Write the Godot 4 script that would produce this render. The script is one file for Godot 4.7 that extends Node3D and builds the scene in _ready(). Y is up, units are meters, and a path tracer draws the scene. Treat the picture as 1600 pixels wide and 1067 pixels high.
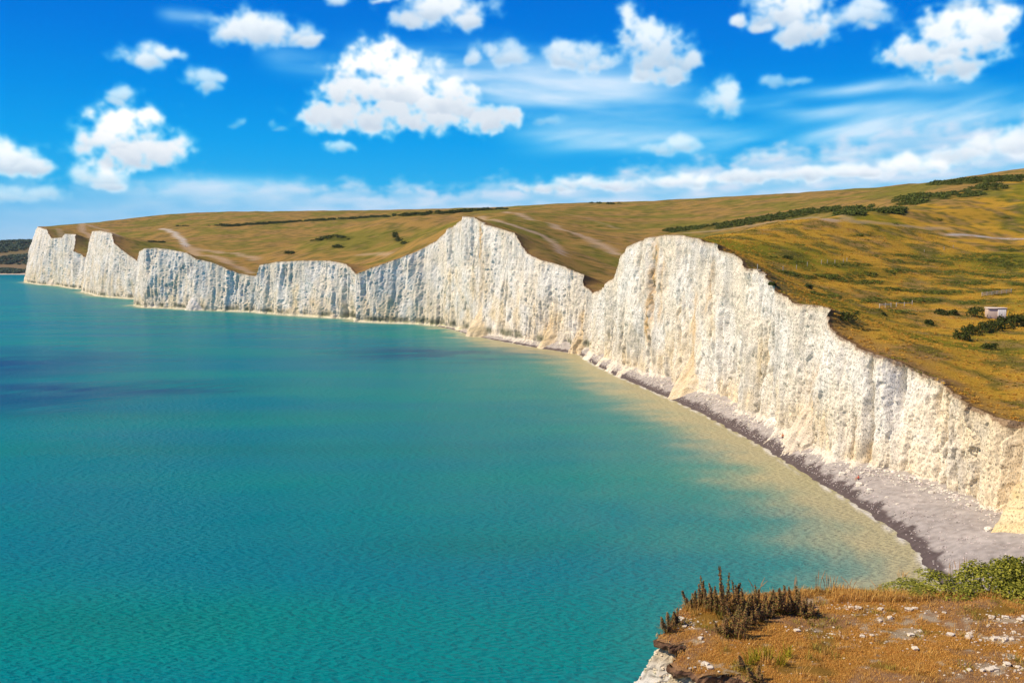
extends Node3D

# Chalk cliffs and downs above a turquoise sea. Metres, y up.
const COAST_FOOT := [Vector3(36, 3, -24), Vector3(50, 3, -38), Vector3(74, 3, -62), Vector3(90, 3, -92), Vector3(92, 3.2, -116), Vector3(75.8, 3.2, -132.2), Vector3(75.7, 3.2, -141.1), Vector3(79.4, 3.2, -146.2), Vector3(77.3, 3.2, -147.6), Vector3(76.3, 3.2, -150.6), Vector3(74.8, 3.2, -155), Vector3(74.2, 3.2, -160.6), Vector3(73.7, 3.2, -166.9), Vector3(71, 3.1, -174.4), Vector3(68.8, 3.1, -178.1), Vector3(67.2, 3.1, -183.7), Vector3(65.5, 3.1, -189.6), Vector3(64.5, 3.1, -194.6), Vector3(64.2, 3.1, -197.8), Vector3(63.7, 3.1, -203.9), Vector3(62.7, 3.1, -213.4), Vector3(62.5, 3.1, -223), Vector3(61.8, 3.1, -229), Vector3(61.7, 3.1, -234.4), Vector3(60.7, 3.1, -242), Vector3(60.3, 3.1, -250.1), Vector3(59.6, 3, -256.5), Vector3(58.4, 3, -264.4), Vector3(57.3, 3, -272.9), Vector3(57.1, 3, -275.4), Vector3(56.2, 3, -280.5), Vector3(54.9, 3, -291.4), Vector3(52, 3, -303.1), Vector3(48.8, 3, -315.8), Vector3(44.5, 3, -331.5), Vector3(41.6, 2.8, -344.6), Vector3(39, 2.6, -358.5), Vector3(37.5, 2.5, -368.1), Vector3(35.7, 2.3, -380.7), Vector3(34.1, 2.2, -391.3), Vector3(34.1, 2.2, -393.9), Vector3(35.2, 2.2, -410.6), Vector3(33.7, 2.1, -415.4), Vector3(32.5, 2.1, -418.5), Vector3(30.5, 2.1, -421.8), Vector3(29.9, 2.1, -424.9), Vector3(26.8, 2, -430), Vector3(23.3, 1.9, -435.3), Vector3(15.1, 1.7, -449.6), Vector3(9.3, 1.6, -460.7), Vector3(4.4, 1.5, -472.1), Vector3(1.9, 1.5, -476.2), Vector3(0, 1.4, -480.2), Vector3(-8.3, 1.3, -496.9), Vector3(-17.3, 1, -516.1), Vector3(-24.2, 0.7, -532.6), Vector3(-29.1, 0.5, -544.2), Vector3(-30.9, 0.4, -549.6), Vector3(-35.3, 0.3, -561.3), Vector3(-41.8, 0, -579.3), Vector3(-48.7, 0, -587.6), Vector3(-55.7, 0, -595.6), Vector3(-64.3, 0, -601), Vector3(-77, 0, -606.6), Vector3(-90, 0, -612.2), Vector3(-101.2, 0, -618), Vector3(-102, 0, -621.5), Vector3(-105, 0, -637.8), Vector3(-107.7, 0, -642.1), Vector3(-112.6, 0, -648.5), Vector3(-127.5, 0, -658.2), Vector3(-148.8, 0, -675.1), Vector3(-172.1, 0, -696.5), Vector3(-188.6, 0, -711.6), Vector3(-189.2, 0, -713.1), Vector3(-190.6, 0, -717.4), Vector3(-193.1, 0, -719.4), Vector3(-200.4, 0, -723.3), Vector3(-208.8, 0, -727.3), Vector3(-220.9, 0, -735.5), Vector3(-232, 0, -739.6), Vector3(-248.1, 0, -748), Vector3(-257.5, 0, -756.6), Vector3(-276.4, 0, -769.9), Vector3(-291.1, 0, -779), Vector3(-304, 0, -788.3), Vector3(-316.8, 0, -807.6), Vector3(-346.6, 0, -911.8), Vector3(-361.2, 0, -922.9), Vector3(-370.3, 0, -933.4), Vector3(-385, 0, -946.7), Vector3(-398.3, 0, -960.5), Vector3(-412.6, 0, -974.7), Vector3(-435.2, 0, -1004.4), Vector3(-495.6, 0, -1105.2), Vector3(-507.2, 0, -1157.6), Vector3(-530.2, 0, -1184.4), Vector3(-551.9, 0, -1206.1), Vector3(-564.6, 0, -1228.5), Vector3(-582.7, 0, -1251.7), Vector3(-603.1, 0, -1288.3), Vector3(-636.3, 0, -1327.1), Vector3(-665.5, 0, -1354.2), Vector3(-750.2, 0, -1475), Vector3(-790, 0, -1620), Vector3(-790, 0, -1830), Vector3(-700, 0, -2050)]
const COAST_EDGE := [Vector3(41, 40, -26), Vector3(55, 38, -40), Vector3(79, 32, -64), Vector3(95, 24, -94), Vector3(96, 19, -118), Vector3(77.1, 22.2, -133), Vector3(77.3, 19.3, -142.1), Vector3(80, 17.9, -146.6), Vector3(78, 18.1, -147.9), Vector3(77, 18.5, -151), Vector3(75.5, 19.4, -155.4), Vector3(74.9, 20.5, -161), Vector3(75.3, 21.5, -167.9), Vector3(72.9, 23, -175.6), Vector3(69.9, 24.7, -178.8), Vector3(68.2, 25.7, -184.3), Vector3(66.5, 27.1, -190.2), Vector3(65.6, 29.1, -195.2), Vector3(66.2, 32.4, -199), Vector3(65.9, 32.8, -205.2), Vector3(64, 32.9, -214.2), Vector3(63.8, 34.6, -223.8), Vector3(63.2, 35, -229.8), Vector3(63.1, 37.4, -235.3), Vector3(62.3, 40, -243), Vector3(61.9, 40.2, -251.1), Vector3(61.3, 42.5, -257.5), Vector3(60.1, 44, -265.5), Vector3(59.1, 44.9, -273.9), Vector3(58.9, 46.9, -276.5), Vector3(58.1, 47.2, -281.6), Vector3(56.8, 48.6, -292.6), Vector3(53.9, 49.8, -304.3), Vector3(50.8, 50.1, -317.1), Vector3(46.5, 49.3, -332.7), Vector3(43.5, 47.2, -345.8), Vector3(40.7, 43, -359.5), Vector3(38.9, 34.2, -368.9), Vector3(36.9, 30.6, -381.4), Vector3(35.2, 28.7, -392), Vector3(35.2, 28, -394.5), Vector3(36.3, 26.7, -411.3), Vector3(34.7, 26.9, -416.1), Vector3(33.7, 28.7, -419.2), Vector3(31.7, 30, -422.5), Vector3(32, 34.7, -426.2), Vector3(28.3, 36.3, -430.9), Vector3(24.9, 37.9, -436.2), Vector3(16.7, 40.4, -450.6), Vector3(11, 42.5, -461.8), Vector3(6.3, 45.9, -473.3), Vector3(4, 50.3, -477.4), Vector3(2.3, 54.2, -481.6), Vector3(-5.9, 56.8, -498.3), Vector3(-14.7, 60, -517.6), Vector3(-21.5, 64.1, -534.3), Vector3(-26.4, 64.9, -545.8), Vector3(-28.2, 62.5, -551.2), Vector3(-32.7, 60.7, -562.9), Vector3(-39.4, 57.4, -580.8), Vector3(-46.5, 51.4, -588.9), Vector3(-53.7, 48.3, -596.8), Vector3(-62.4, 44, -602.2), Vector3(-75.3, 39.6, -607.6), Vector3(-88.5, 35.1, -613.1), Vector3(-99.8, 31.3, -618.8), Vector3(-100.7, 31, -622.3), Vector3(-103.6, 31.3, -638.6), Vector3(-106.2, 34.6, -643), Vector3(-111, 37.1, -649.4), Vector3(-124.9, 39.2, -659.8), Vector3(-147.1, 39.1, -676.1), Vector3(-170.5, 38, -697.5), Vector3(-186.3, 35.5, -713), Vector3(-187.9, 30.8, -713.9), Vector3(-189.4, 27.8, -718.1), Vector3(-191.9, 27.3, -720.1), Vector3(-199.2, 28.2, -724.1), Vector3(-207.5, 29.1, -728.1), Vector3(-219.5, 33.3, -736.3), Vector3(-230.4, 37.1, -740.6), Vector3(-246.4, 40, -749), Vector3(-255.6, 44.5, -757.7), Vector3(-274.4, 47.6, -771.1), Vector3(-289, 48.6, -780.2), Vector3(-301.2, 48.2, -790), Vector3(-312.3, 46.7, -810.3), Vector3(-345.1, 34.9, -912.7), Vector3(-358.3, 36.7, -924.7), Vector3(-368.5, 40.9, -934.4), Vector3(-383, 47.1, -948), Vector3(-396, 54.8, -962), Vector3(-405.9, 64.7, -978.8), Vector3(-428.6, 67.9, -1008.4), Vector3(-483, 69.7, -1112.9), Vector3(-505.8, 34, -1158.5), Vector3(-524.1, 38.5, -1188.1), Vector3(-549.9, 47.2, -1207.3), Vector3(-556.4, 68.4, -1233.4), Vector3(-579.8, 69.6, -1253.5), Vector3(-600.4, 65.3, -1290), Vector3(-633.5, 65.1, -1328.7), Vector3(-656.8, 78.1, -1359.5), Vector3(-730.3, 85.2, -1487.1), Vector3(-768, 83, -1625), Vector3(-768, 72, -1825), Vector3(-680, 50, -2040)]
const HILL_V := [0, 6, 14, 25, 40, 60, 85, 115, 150, 190, 235, 285, 340, 400, 470, 550, 650, 780]
const HILL_HEIGHT := [
	[40, 39.5, 38.7, 37.4, 35.2, 31.9, 28.2, 26.9, 30.5, 38.2, 46, 52.2, 56.9, 59.7, 63.6, 70.9, 82.2, 95.3],
	[26.8, 25.6, 24.1, 22.5, 21.9, 23.5, 27.9, 34.7, 41.8, 47.6, 52.8, 56.6, 58.5, 62, 69, 78.7, 90.2, 101.5],
	[19.2, 18.4, 18, 18.4, 20.3, 24.1, 29.7, 36.4, 42.4, 48.1, 53.3, 55.9, 57.5, 62.4, 70.9, 81.5, 93.2, 103.8],
	[21.6, 19.4, 17.4, 16.7, 18, 21, 25, 31.1, 37.5, 44, 50.7, 54.1, 55.1, 60.1, 69.3, 80.9, 93.3, 104.2],
	[20.7, 19.8, 18.9, 19.2, 20.5, 21.3, 23.8, 28.6, 35, 42.5, 49.9, 52.1, 53.8, 60.2, 70.8, 83.2, 95.6, 105.8],
	[26.4, 26.2, 25.9, 24.4, 22.2, 21.1, 22.2, 25.8, 32.3, 39.8, 46.8, 49, 52.2, 60, 71.8, 84.9, 97.4, 107.1],
	[33.1, 32, 30.2, 27.5, 25.1, 23.6, 24, 26.8, 31.9, 37.8, 42.8, 46, 51.6, 61.1, 74.3, 87.7, 99.8, 108.6],
	[39.7, 38, 35.7, 32.7, 29.7, 27.6, 27.3, 29.5, 32.6, 36.1, 39.6, 44.5, 52.2, 63.6, 77.8, 91.1, 102.5, 110.2],
	[44.6, 43.2, 40.8, 37.7, 35.2, 33.8, 33, 33, 33.7, 35.5, 38.6, 44.8, 54.1, 66.8, 81.4, 94.5, 105, 111.5],
	[49.2, 47.7, 45.8, 43.8, 42, 40.8, 39.2, 37, 36.3, 38, 40.9, 46.8, 57.1, 70.6, 85.2, 97.8, 107.3, 112.6],
	[50, 49.7, 49.5, 49.4, 48.3, 47.9, 45.5, 42.1, 41.5, 43.4, 44.8, 49.9, 60.8, 74.5, 88.8, 100.9, 109.3, 113.5],
	[46.8, 47.2, 47.4, 48.3, 51, 53.6, 51.3, 50.7, 49.1, 49.3, 49.7, 54.7, 65.9, 79, 92.6, 104, 111.2, 114.3],
	[32.2, 33.1, 35.1, 38.6, 44, 51, 56.8, 59.8, 59.2, 57.7, 57.6, 61.4, 72.3, 84, 96.9, 107.2, 112.9, 114.9],
	[27.1, 27.3, 28.5, 31.3, 36.4, 43.6, 50.6, 57.6, 63.5, 66.4, 67.5, 70.1, 79.4, 89.2, 101.7, 110.2, 114.4, 115.3],
	[35.1, 33.6, 30.7, 29.7, 31.5, 35.3, 39.2, 48, 58.7, 66.5, 71.8, 76.7, 84.4, 93.4, 105.8, 112.6, 115.4, 115.6],
	[40.2, 38, 35, 32.3, 31.4, 32, 33.8, 39.9, 48.8, 58.4, 66.4, 78.3, 86.7, 95.7, 108.2, 113.9, 116.1, 115.7],
	[45.7, 45, 43.6, 41.2, 38.3, 35.9, 35.2, 38.1, 44.2, 53, 61.5, 77.3, 87.9, 97.8, 109.7, 114.7, 116.4, 115.7],
	[56.7, 55.3, 53.1, 49.9, 45.8, 41.6, 38.9, 39.8, 44.3, 52.3, 62.5, 76.7, 88, 98.4, 109.6, 114.8, 116.5, 115.6],
	[60.1, 59.3, 57.7, 54.7, 50.1, 45.5, 43.5, 43.8, 47.2, 54.6, 65.7, 77, 87.5, 97.9, 108.4, 114.4, 116.4, 115.3],
	[64.9, 63.9, 61.9, 58.7, 54.3, 51.3, 49.8, 49.3, 51.3, 57.8, 68.5, 77.3, 86.7, 96.8, 107.2, 113.8, 116.1, 115],
	[60.4, 61.2, 62.1, 62.6, 62.1, 59.9, 57.1, 54.8, 55, 59.9, 68.5, 76.8, 85.7, 95.6, 106.1, 113.1, 115.7, 114.7],
	[52.7, 55.3, 59, 63.5, 66.5, 65.7, 62.7, 59.1, 57.5, 60.2, 66.8, 75.4, 84.1, 93.9, 104.7, 112.3, 115.2, 114.4],
	[42.7, 44.6, 48.1, 53.5, 60.4, 65.7, 66.4, 63.4, 59.9, 59.9, 64, 72.6, 81.3, 90.8, 102.2, 110.8, 114.5, 114.1],
	[33, 34, 36, 39.9, 46.9, 56.6, 64.7, 67.1, 64.1, 62, 63.7, 69.5, 77.8, 87.1, 99, 108.7, 113.7, 113.8],
	[32, 33.1, 35.1, 38.6, 44.8, 54.3, 64.3, 69.2, 67.3, 66, 67.3, 70.5, 77.9, 87.5, 99.5, 108.6, 113.2, 113.4],
	[38.9, 38.2, 37.1, 36.6, 39.4, 48.3, 61.5, 70.9, 72.9, 71.2, 70.2, 70.6, 76.8, 86.7, 98.7, 107.9, 112.6, 112.9],
	[39.1, 37.9, 36.1, 33.6, 32.6, 39.4, 53, 67.4, 74.8, 76, 73.8, 72.3, 76, 85.4, 97.4, 106.9, 111.9, 112.5],
	[38.3, 37.4, 36, 34.1, 32.7, 35.5, 45.2, 59.1, 71, 77, 76.8, 75.1, 76.9, 85.1, 96.8, 106.3, 111.4, 112],
	[37, 36, 34.4, 33, 32.6, 34.6, 40.8, 51.4, 64.9, 75.3, 78.7, 78, 78.8, 85.4, 96.7, 105.9, 110.9, 111.6],
	[36.2, 34.4, 32, 29.9, 29.6, 33, 39.3, 45.1, 54.7, 70.2, 80.1, 82.9, 83.2, 86.4, 95.8, 104.8, 109.8, 110.8],
	[47.5, 46.1, 43.8, 40.3, 35.6, 31.9, 36.7, 46.8, 58.6, 73.2, 82.9, 85.8, 86.5, 88.5, 94.9, 103.3, 108.9, 110.1],
	[47, 46.2, 45.1, 43.5, 41.6, 40, 40.9, 46.2, 56.1, 69.9, 80.5, 83.9, 86, 89.3, 95.4, 102.7, 108.4, 109.4],
	[40.9, 40.5, 40.2, 40.2, 41, 43, 45.6, 48.4, 52.3, 59, 69.7, 77.4, 83.3, 90.1, 97.9, 104.8, 108.9, 108.6],
	[35.2, 35.2, 35.8, 37.1, 39.5, 42.8, 46, 48.7, 51.1, 56.4, 64.8, 73, 81.5, 91.6, 101.1, 107.1, 109.4, 108.1],
	[44.1, 43.6, 43.3, 43.3, 44.2, 46.2, 49, 52.1, 54.9, 58.1, 63.5, 70.1, 78.3, 90.3, 102.6, 108.2, 109.8, 108.1],
	[65.5, 64.1, 61.8, 58.7, 55.6, 53.4, 53.2, 54.9, 57.8, 61.4, 66.4, 72.5, 79.4, 89.7, 102.6, 108.9, 110.1, 108.1],
	[63.5, 61.1, 57.8, 54.1, 51.4, 50.9, 52.4, 55.3, 59.3, 63.8, 69.2, 75.4, 82.4, 91, 102.1, 109.1, 110.2, 107.9],
	[63.2, 61.6, 59.6, 57.3, 55.6, 55.1, 56.3, 58.9, 62.7, 67.3, 72.8, 79.3, 86.8, 95.3, 104.4, 109.6, 109.9, 107.4],
	[70.1, 69.1, 67.1, 64.4, 61.9, 60.7, 61, 63.3, 67.1, 71.6, 76.9, 83.8, 91.5, 99.6, 106.9, 110.1, 109.4, 106.9],
	[35.2, 35.9, 37.9, 41.3, 46.1, 52.1, 58.7, 65.6, 72.1, 77.3, 82.6, 89.2, 96.5, 103.4, 108.7, 110.5, 109.1, 106.5],
	[41.1, 41.8, 43, 44.6, 47.4, 52.2, 59.3, 67.9, 76, 82.3, 87.8, 93.7, 100, 105.8, 109.7, 110.8, 109.1, 106.4],
	[70, 69.1, 66.3, 62.3, 60.6, 61.6, 66, 73.3, 80.3, 86.6, 92.5, 98.1, 103.4, 107.9, 110.7, 110.9, 108.9, 106.2],
	[67, 66.6, 65.9, 65.1, 64.5, 65.2, 68.5, 74.2, 81.1, 88.2, 95.1, 101.2, 106, 109.5, 111.4, 111, 108.8, 106],
	[62.9, 62.1, 61.2, 60.5, 61.7, 65.2, 69.3, 74.6, 81.3, 88.9, 96.7, 103.7, 108.5, 111.2, 112, 110.9, 108.4, 105.8],
	[77.2, 76.5, 75.3, 73.9, 72.6, 72.3, 73.6, 76.8, 82.1, 89.5, 97.8, 105.5, 110.5, 112.6, 112.6, 110.7, 107.8, 105.5],
	[83.4, 83.1, 82.7, 81.9, 80.9, 79.8, 79.4, 80.7, 84.9, 92, 100.2, 107.5, 112.1, 113.8, 113, 110.1, 107, 105.1],
	[84.6, 84.7, 84.7, 84.6, 84.5, 84.3, 84.2, 85.1, 89.3, 96.2, 103.8, 110, 113.9, 115, 113.3, 109.6, 106.4, 105],
	[85.2, 85.6, 86.2, 87, 88, 89.1, 90.4, 92.4, 96, 101.6, 107.8, 112.8, 115.8, 116.3, 114, 109.5, 106.3, 105.1],
	[87.4, 88.1, 89.1, 90.3, 91.9, 93.8, 96, 99, 102.9, 107.8, 112.6, 116.2, 118, 117.4, 114.4, 109.8, 106.8, 105.4],
	[85.8, 86.6, 87.8, 89.3, 91.5, 94.4, 98.1, 102.4, 107.1, 111.9, 116, 118.6, 119.4, 118.2, 115, 110.9, 107.7, 105.9],
	[82.8, 83.9, 85.3, 87.4, 90.3, 94.2, 99.1, 104.5, 109.9, 114.5, 117.9, 119.8, 120, 118.5, 115.4, 111.7, 108.5, 106.3],
	[82.2, 83.5, 85.3, 87.8, 91.3, 96.1, 101.7, 107.3, 112, 115.7, 118.2, 119.5, 119.4, 117.8, 114.9, 111.7, 108.7, 106.3],
	[79.8, 81.3, 83.4, 86.5, 90.8, 96.5, 101.7, 106.2, 110.3, 113.9, 116.6, 118, 117.8, 116.4, 113.9, 111.1, 108.4, 106.1],
	[73.2, 74.7, 77.1, 80.5, 85.1, 90.5, 96.1, 101.6, 106.7, 111.1, 114.2, 115.6, 115.6, 114.4, 112.4, 110, 107.6, 105.5],
	[79.4, 81, 83.1, 85.8, 89.4, 93.7, 98.4, 103.2, 107.5, 110.6, 112.3, 112.8, 112.3, 111.2, 109.6, 107.8, 105.9, 104.3]]
const WATERLINE := [Vector2(-6, 12), Vector2(2, -24), Vector2(24, -52), Vector2(44, -85), Vector2(56, -112), Vector2(58, -129.3), Vector2(60.3, -137.9), Vector2(61.1, -149.3), Vector2(60.9, -162.8), Vector2(59.9, -176.3), Vector2(58.7, -192.3), Vector2(57.8, -213.5), Vector2(55.6, -235.4), Vector2(52.8, -261.1), Vector2(48.4, -287.9), Vector2(42.9, -319), Vector2(37.4, -348.1), Vector2(33, -378.5), Vector2(29.6, -419.9), Vector2(14.8, -442.6), Vector2(0, -471.4), Vector2(-20.6, -511.9), Vector2(-35.6, -560), Vector2(-42.3, -574.7)]
const TRACKS := [
	[7, 1.0, [Vector2(-507.2, -1397.5), Vector2(-470.2, -1319.5), Vector2(-444.3, -1270), Vector2(-423.3, -1228), Vector2(-373.4, -1097.5), Vector2(-337.7, -1000)]],
	[9, 0.55, [Vector2(-337.7, -1000), Vector2(-323.9, -976), Vector2(-280.5, -880), Vector2(-246.5, -824.5), Vector2(-218.1, -772), Vector2(-196.7, -730)]],
	[8, 0.5, [Vector2(-328.8, -991), Vector2(-292.5, -958), Vector2(-239.2, -857.5), Vector2(-219.9, -827.5)]],
	[9, 0.6, [Vector2(-693.1, -1558), Vector2(-649.6, -1457.5), Vector2(-623.5, -1400.5), Vector2(-604.7, -1382.5), Vector2(-431.2, -1013.5), Vector2(-586.5, -1409.5), Vector2(-402.8, -980.5)]],
	[8, 0.45, [Vector2(-683.1, -1535.5), Vector2(-647.1, -1492), Vector2(-604.3, -1436.5), Vector2(-400.2, -982)]],
	[8, 0.35, [Vector2(-657.2, -1397.5), Vector2(-575.9, -1250.5)]],
	[5, 0.8, [Vector2(-24.7, -746.5), Vector2(-14, -605.5), Vector2(-3.8, -580), Vector2(5.7, -578.5), Vector2(15.3, -579), Vector2(22.1, -575.5), Vector2(24.7, -547), Vector2(24.4, -490), Vector2(26.5, -487)]],
	[7, 0.7, [Vector2(-5.8, -874), Vector2(7.3, -736), Vector2(18.9, -713.5), Vector2(28.4, -613.5), Vector2(40.1, -605.5), Vector2(49.5, -597.5), Vector2(57.6, -579), Vector2(61.7, -563)]],
	[4, 0.4, [Vector2(40.1, -605.5), Vector2(45.6, -598), Vector2(51.5, -574.5)]],
	[5, 0.36, [Vector2(109.8, -650), Vector2(133.5, -650), Vector2(158.4, -646.5), Vector2(183.4, -644.5), Vector2(198.9, -639.5), Vector2(154.7, -441), Vector2(182.1, -458.5), Vector2(214.2, -475.5)]],
	[3, 1.0, [Vector2(207.6, -462), Vector2(220.7, -469), Vector2(231.8, -472.5), Vector2(244.2, -478.5), Vector2(253.5, -478), Vector2(263.7, -473.5)]],
	[5, 0.8, [Vector2(140.4, -433), Vector2(148.2, -439)]],
	[6, 0.5, [Vector2(-124.2, -779.5), Vector2(-107.4, -770.5), Vector2(-90.2, -715)]],
	[3, 0.3, [Vector2(45.7, -863.5), Vector2(65.8, -764.5), Vector2(80.7, -716.5)]]]
const FAR_HEDGE := [
	[Vector2(-380.7, -1289.5), Vector2(10.6, 3), Vector2(2.5, 8.6), 26],
	[Vector2(-365, -1289.5), Vector2(10.5, 3), Vector2(2.4, 8.7), 26],
	[Vector2(-350.1, -1292.5), Vector2(10.9, 4.5), Vector2(2.3, 8.7), 26],
	[Vector2(-335.4, -1292.5), Vector2(9.2, 3), Vector2(2.2, 8.7), 26],
	[Vector2(-322.5, -1295.5), Vector2(9.6, 4.5), Vector2(2.2, 8.7), 26],
	[Vector2(-309.1, -1297), Vector2(9.6, 4.5), Vector2(2.1, 8.8), 26],
	[Vector2(-295.3, -1297), Vector2(9.5, 4.5), Vector2(2, 8.8), 26],
	[Vector2(-281.6, -1297), Vector2(9.5, 4.5), Vector2(1.9, 8.8), 26],
	[Vector2(-267.8, -1297), Vector2(9.4, 4.5), Vector2(1.8, 8.8), 26],
	[Vector2(-254.1, -1297), Vector2(9.7, 6), Vector2(1.7, 8.8), 26],
	[Vector2(-240.3, -1297), Vector2(9.6, 6), Vector2(1.6, 8.9), 26],
	[Vector2(-226.3, -1295.5), Vector2(9.5, 6), Vector2(1.5, 8.9), 26],
	[Vector2(-212.3, -1294), Vector2(9.4, 6), Vector2(1.4, 8.9), 26],
	[Vector2(-198.4, -1292.5), Vector2(9.4, 6), Vector2(1.4, 8.9), 26],
	[Vector2(-184.7, -1292.5), Vector2(9.5, 7.5), Vector2(1.3, 8.9), 26],
	[Vector2(-170.8, -1291), Vector2(9.4, 7.5), Vector2(1.2, 8.9), 26],
	[Vector2(-157, -1289.5), Vector2(2.5, 18.6), Vector2(1.1, 8.9), 26],
	[Vector2(-100, -899.5), Vector2(6.8, 9), Vector2(1, 8.9), 26],
	[Vector2(-88.2, -889), Vector2(7.8, 6), Vector2(0.9, 9), 26],
	[Vector2(-76, -884.5), Vector2(7.6, 4.5), Vector2(0.5, 6), 26],
	[Vector2(-64.1, -881.5), Vector2(7.5, 4.5), Vector2(0.4, 6), 26],
	[Vector2(-52.9, -878.5), Vector2(6.6, 1.5), Vector2(0.4, 7.5), 26],
	[Vector2(-42.8, -887.5), Vector2(6.6, 1.5), Vector2(0.4, 9), 26],
	[Vector2(-32.6, -896.5), Vector2(6.6, 0), Vector2(0.3, 9), 26],
	[Vector2(-22.2, -907), Vector2(6.7, 1.5), Vector2(0.2, 9), 26],
	[Vector2(-15, -1193.5), Vector2(8.9, 15), Vector2(0.1, 9), 26],
	[Vector2(-469.4, -1376.5), Vector2(19.4, 30.7), Vector2(2.9, 8.5), 14],
	[Vector2(-162, -857.5), Vector2(19.6, 15), Vector2(1.6, 8.8), 26],
	[Vector2(-90.6, -794.5), Vector2(11.7, 42.7), Vector2(0.7, 6), 20],
	[Vector2(-190.2, -830.5), Vector2(5.6, 3), Vector2(0.7, 3), 7],
	[Vector2(-147.4, -823), Vector2(5.7, 4.5), Vector2(0.5, 3), 6],
	[Vector2(-409.5, -1112.5), Vector2(9.3, -3), Vector2(3.1, 8.4), 22],
	[Vector2(-390.7, -1297), Vector2(18.9, 6), Vector2(2.2, 7.5), 10],
	[Vector2(105.1, -1136.5), Vector2(17.2, 73), Vector2(-0.8, 9), 16]]
const VALLEY_SCRUB := [
	[Vector2(112.7, -683), Vector2(4.3, 4.5), Vector2(-3.3, 20.2), 34],
	[Vector2(121.6, -687.5), Vector2(4.1, 5.5), Vector2(-3.6, 20.3), 34],
	[Vector2(129.7, -687), Vector2(2.9, 10.9), Vector2(-3.8, 20.3), 34],
	[Vector2(136.8, -682), Vector2(2, 11), Vector2(-4, 20.1), 34],
	[Vector2(143.2, -675), Vector2(3.1, 7.5), Vector2(-4.2, 19.8), 34],
	[Vector2(150.4, -673), Vector2(3.1, 7), Vector2(-4.4, 19.7), 34],
	[Vector2(157.5, -671), Vector2(2.9, 7.5), Vector2(-4.5, 19.6), 34],
	[Vector2(164.2, -668), Vector2(2.5, 8.5), Vector2(-4.4, 18), 34],
	[Vector2(170.6, -664), Vector2(3, 5.5), Vector2(-3.7, 14.5), 34],
	[Vector2(177.4, -662.5), Vector2(3.5, 3.5), Vector2(-3.6, 13.5), 34],
	[Vector2(185.1, -664.5), Vector2(3.3, 4), Vector2(-4.3, 15.5), 34],
	[Vector2(192.7, -666), Vector2(3.1, 4.5), Vector2(-4.7, 16.5), 34],
	[Vector2(200, -666.5), Vector2(2.9, 5), Vector2(-5, 17), 34],
	[Vector2(207.3, -665), Vector2(3.1, 6.5), Vector2(-5.2, 17), 34],
	[Vector2(214.2, -660.5), Vector2(3, 6.5), Vector2(-5.1, 16), 34],
	[Vector2(217.9, -648), Vector2(2.9, 5), Vector2(-6.2, 18.4), 44],
	[Vector2(222.4, -639.5), Vector2(2.8, 5), Vector2(-6.3, 18.1), 44],
	[Vector2(226.5, -630.5), Vector2(2.1, 6.5), Vector2(-6.4, 17.8), 44],
	[Vector2(229.8, -618.5), Vector2(-3.5, 10.7), Vector2(-6.5, 17.4), 44],
	[Vector2(191.3, -497), Vector2(4.7, -1.5), Vector2(-4.9, 13), 44],
	[Vector2(198.8, -499.5), Vector2(5.5, -3.5), Vector2(-4.5, 11.5), 44],
	[Vector2(169.9, -480), Vector2(7.3, -2.5), Vector2(-4.2, 12), 22],
	[Vector2(206.7, -534.5), Vector2(7.1, 8.5), Vector2(-5.8, 15), 46],
	[Vector2(264.1, -625), Vector2(3.9, 32.5), Vector2(-7.2, 17.3), 120],
	[Vector2(279.3, -604.5), Vector2(10.6, 12.5), Vector2(-7.5, 16.5), 100],
	[Vector2(249.4, -604), Vector2(1.8, 23.5), Vector2(-6.9, 16.8), 60]]
const HILLTOP_SCRUB := [
	[Vector2(313.6, -704.5), Vector2(-0.4, 28.9), Vector2(-8.6, 19.3), 60],
	[Vector2(324.5, -683.5), Vector2(4.3, 23), Vector2(-8.7, 18.6), 110],
	[Vector2(335.9, -670.5), Vector2(7.6, 15), Vector2(-8.9, 18), 140],
	[Vector2(343.5, -655.5), Vector2(6.2, 8.5), Vector2(-9.1, 17.5), 120],
	[Vector2(306.7, -624), Vector2(8.3, 8), Vector2(-8, 16.5), 50],
	[Vector2(364, -657.5), Vector2(7.8, 9), Vector2(-9.5, 17.3), 120]]
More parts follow.
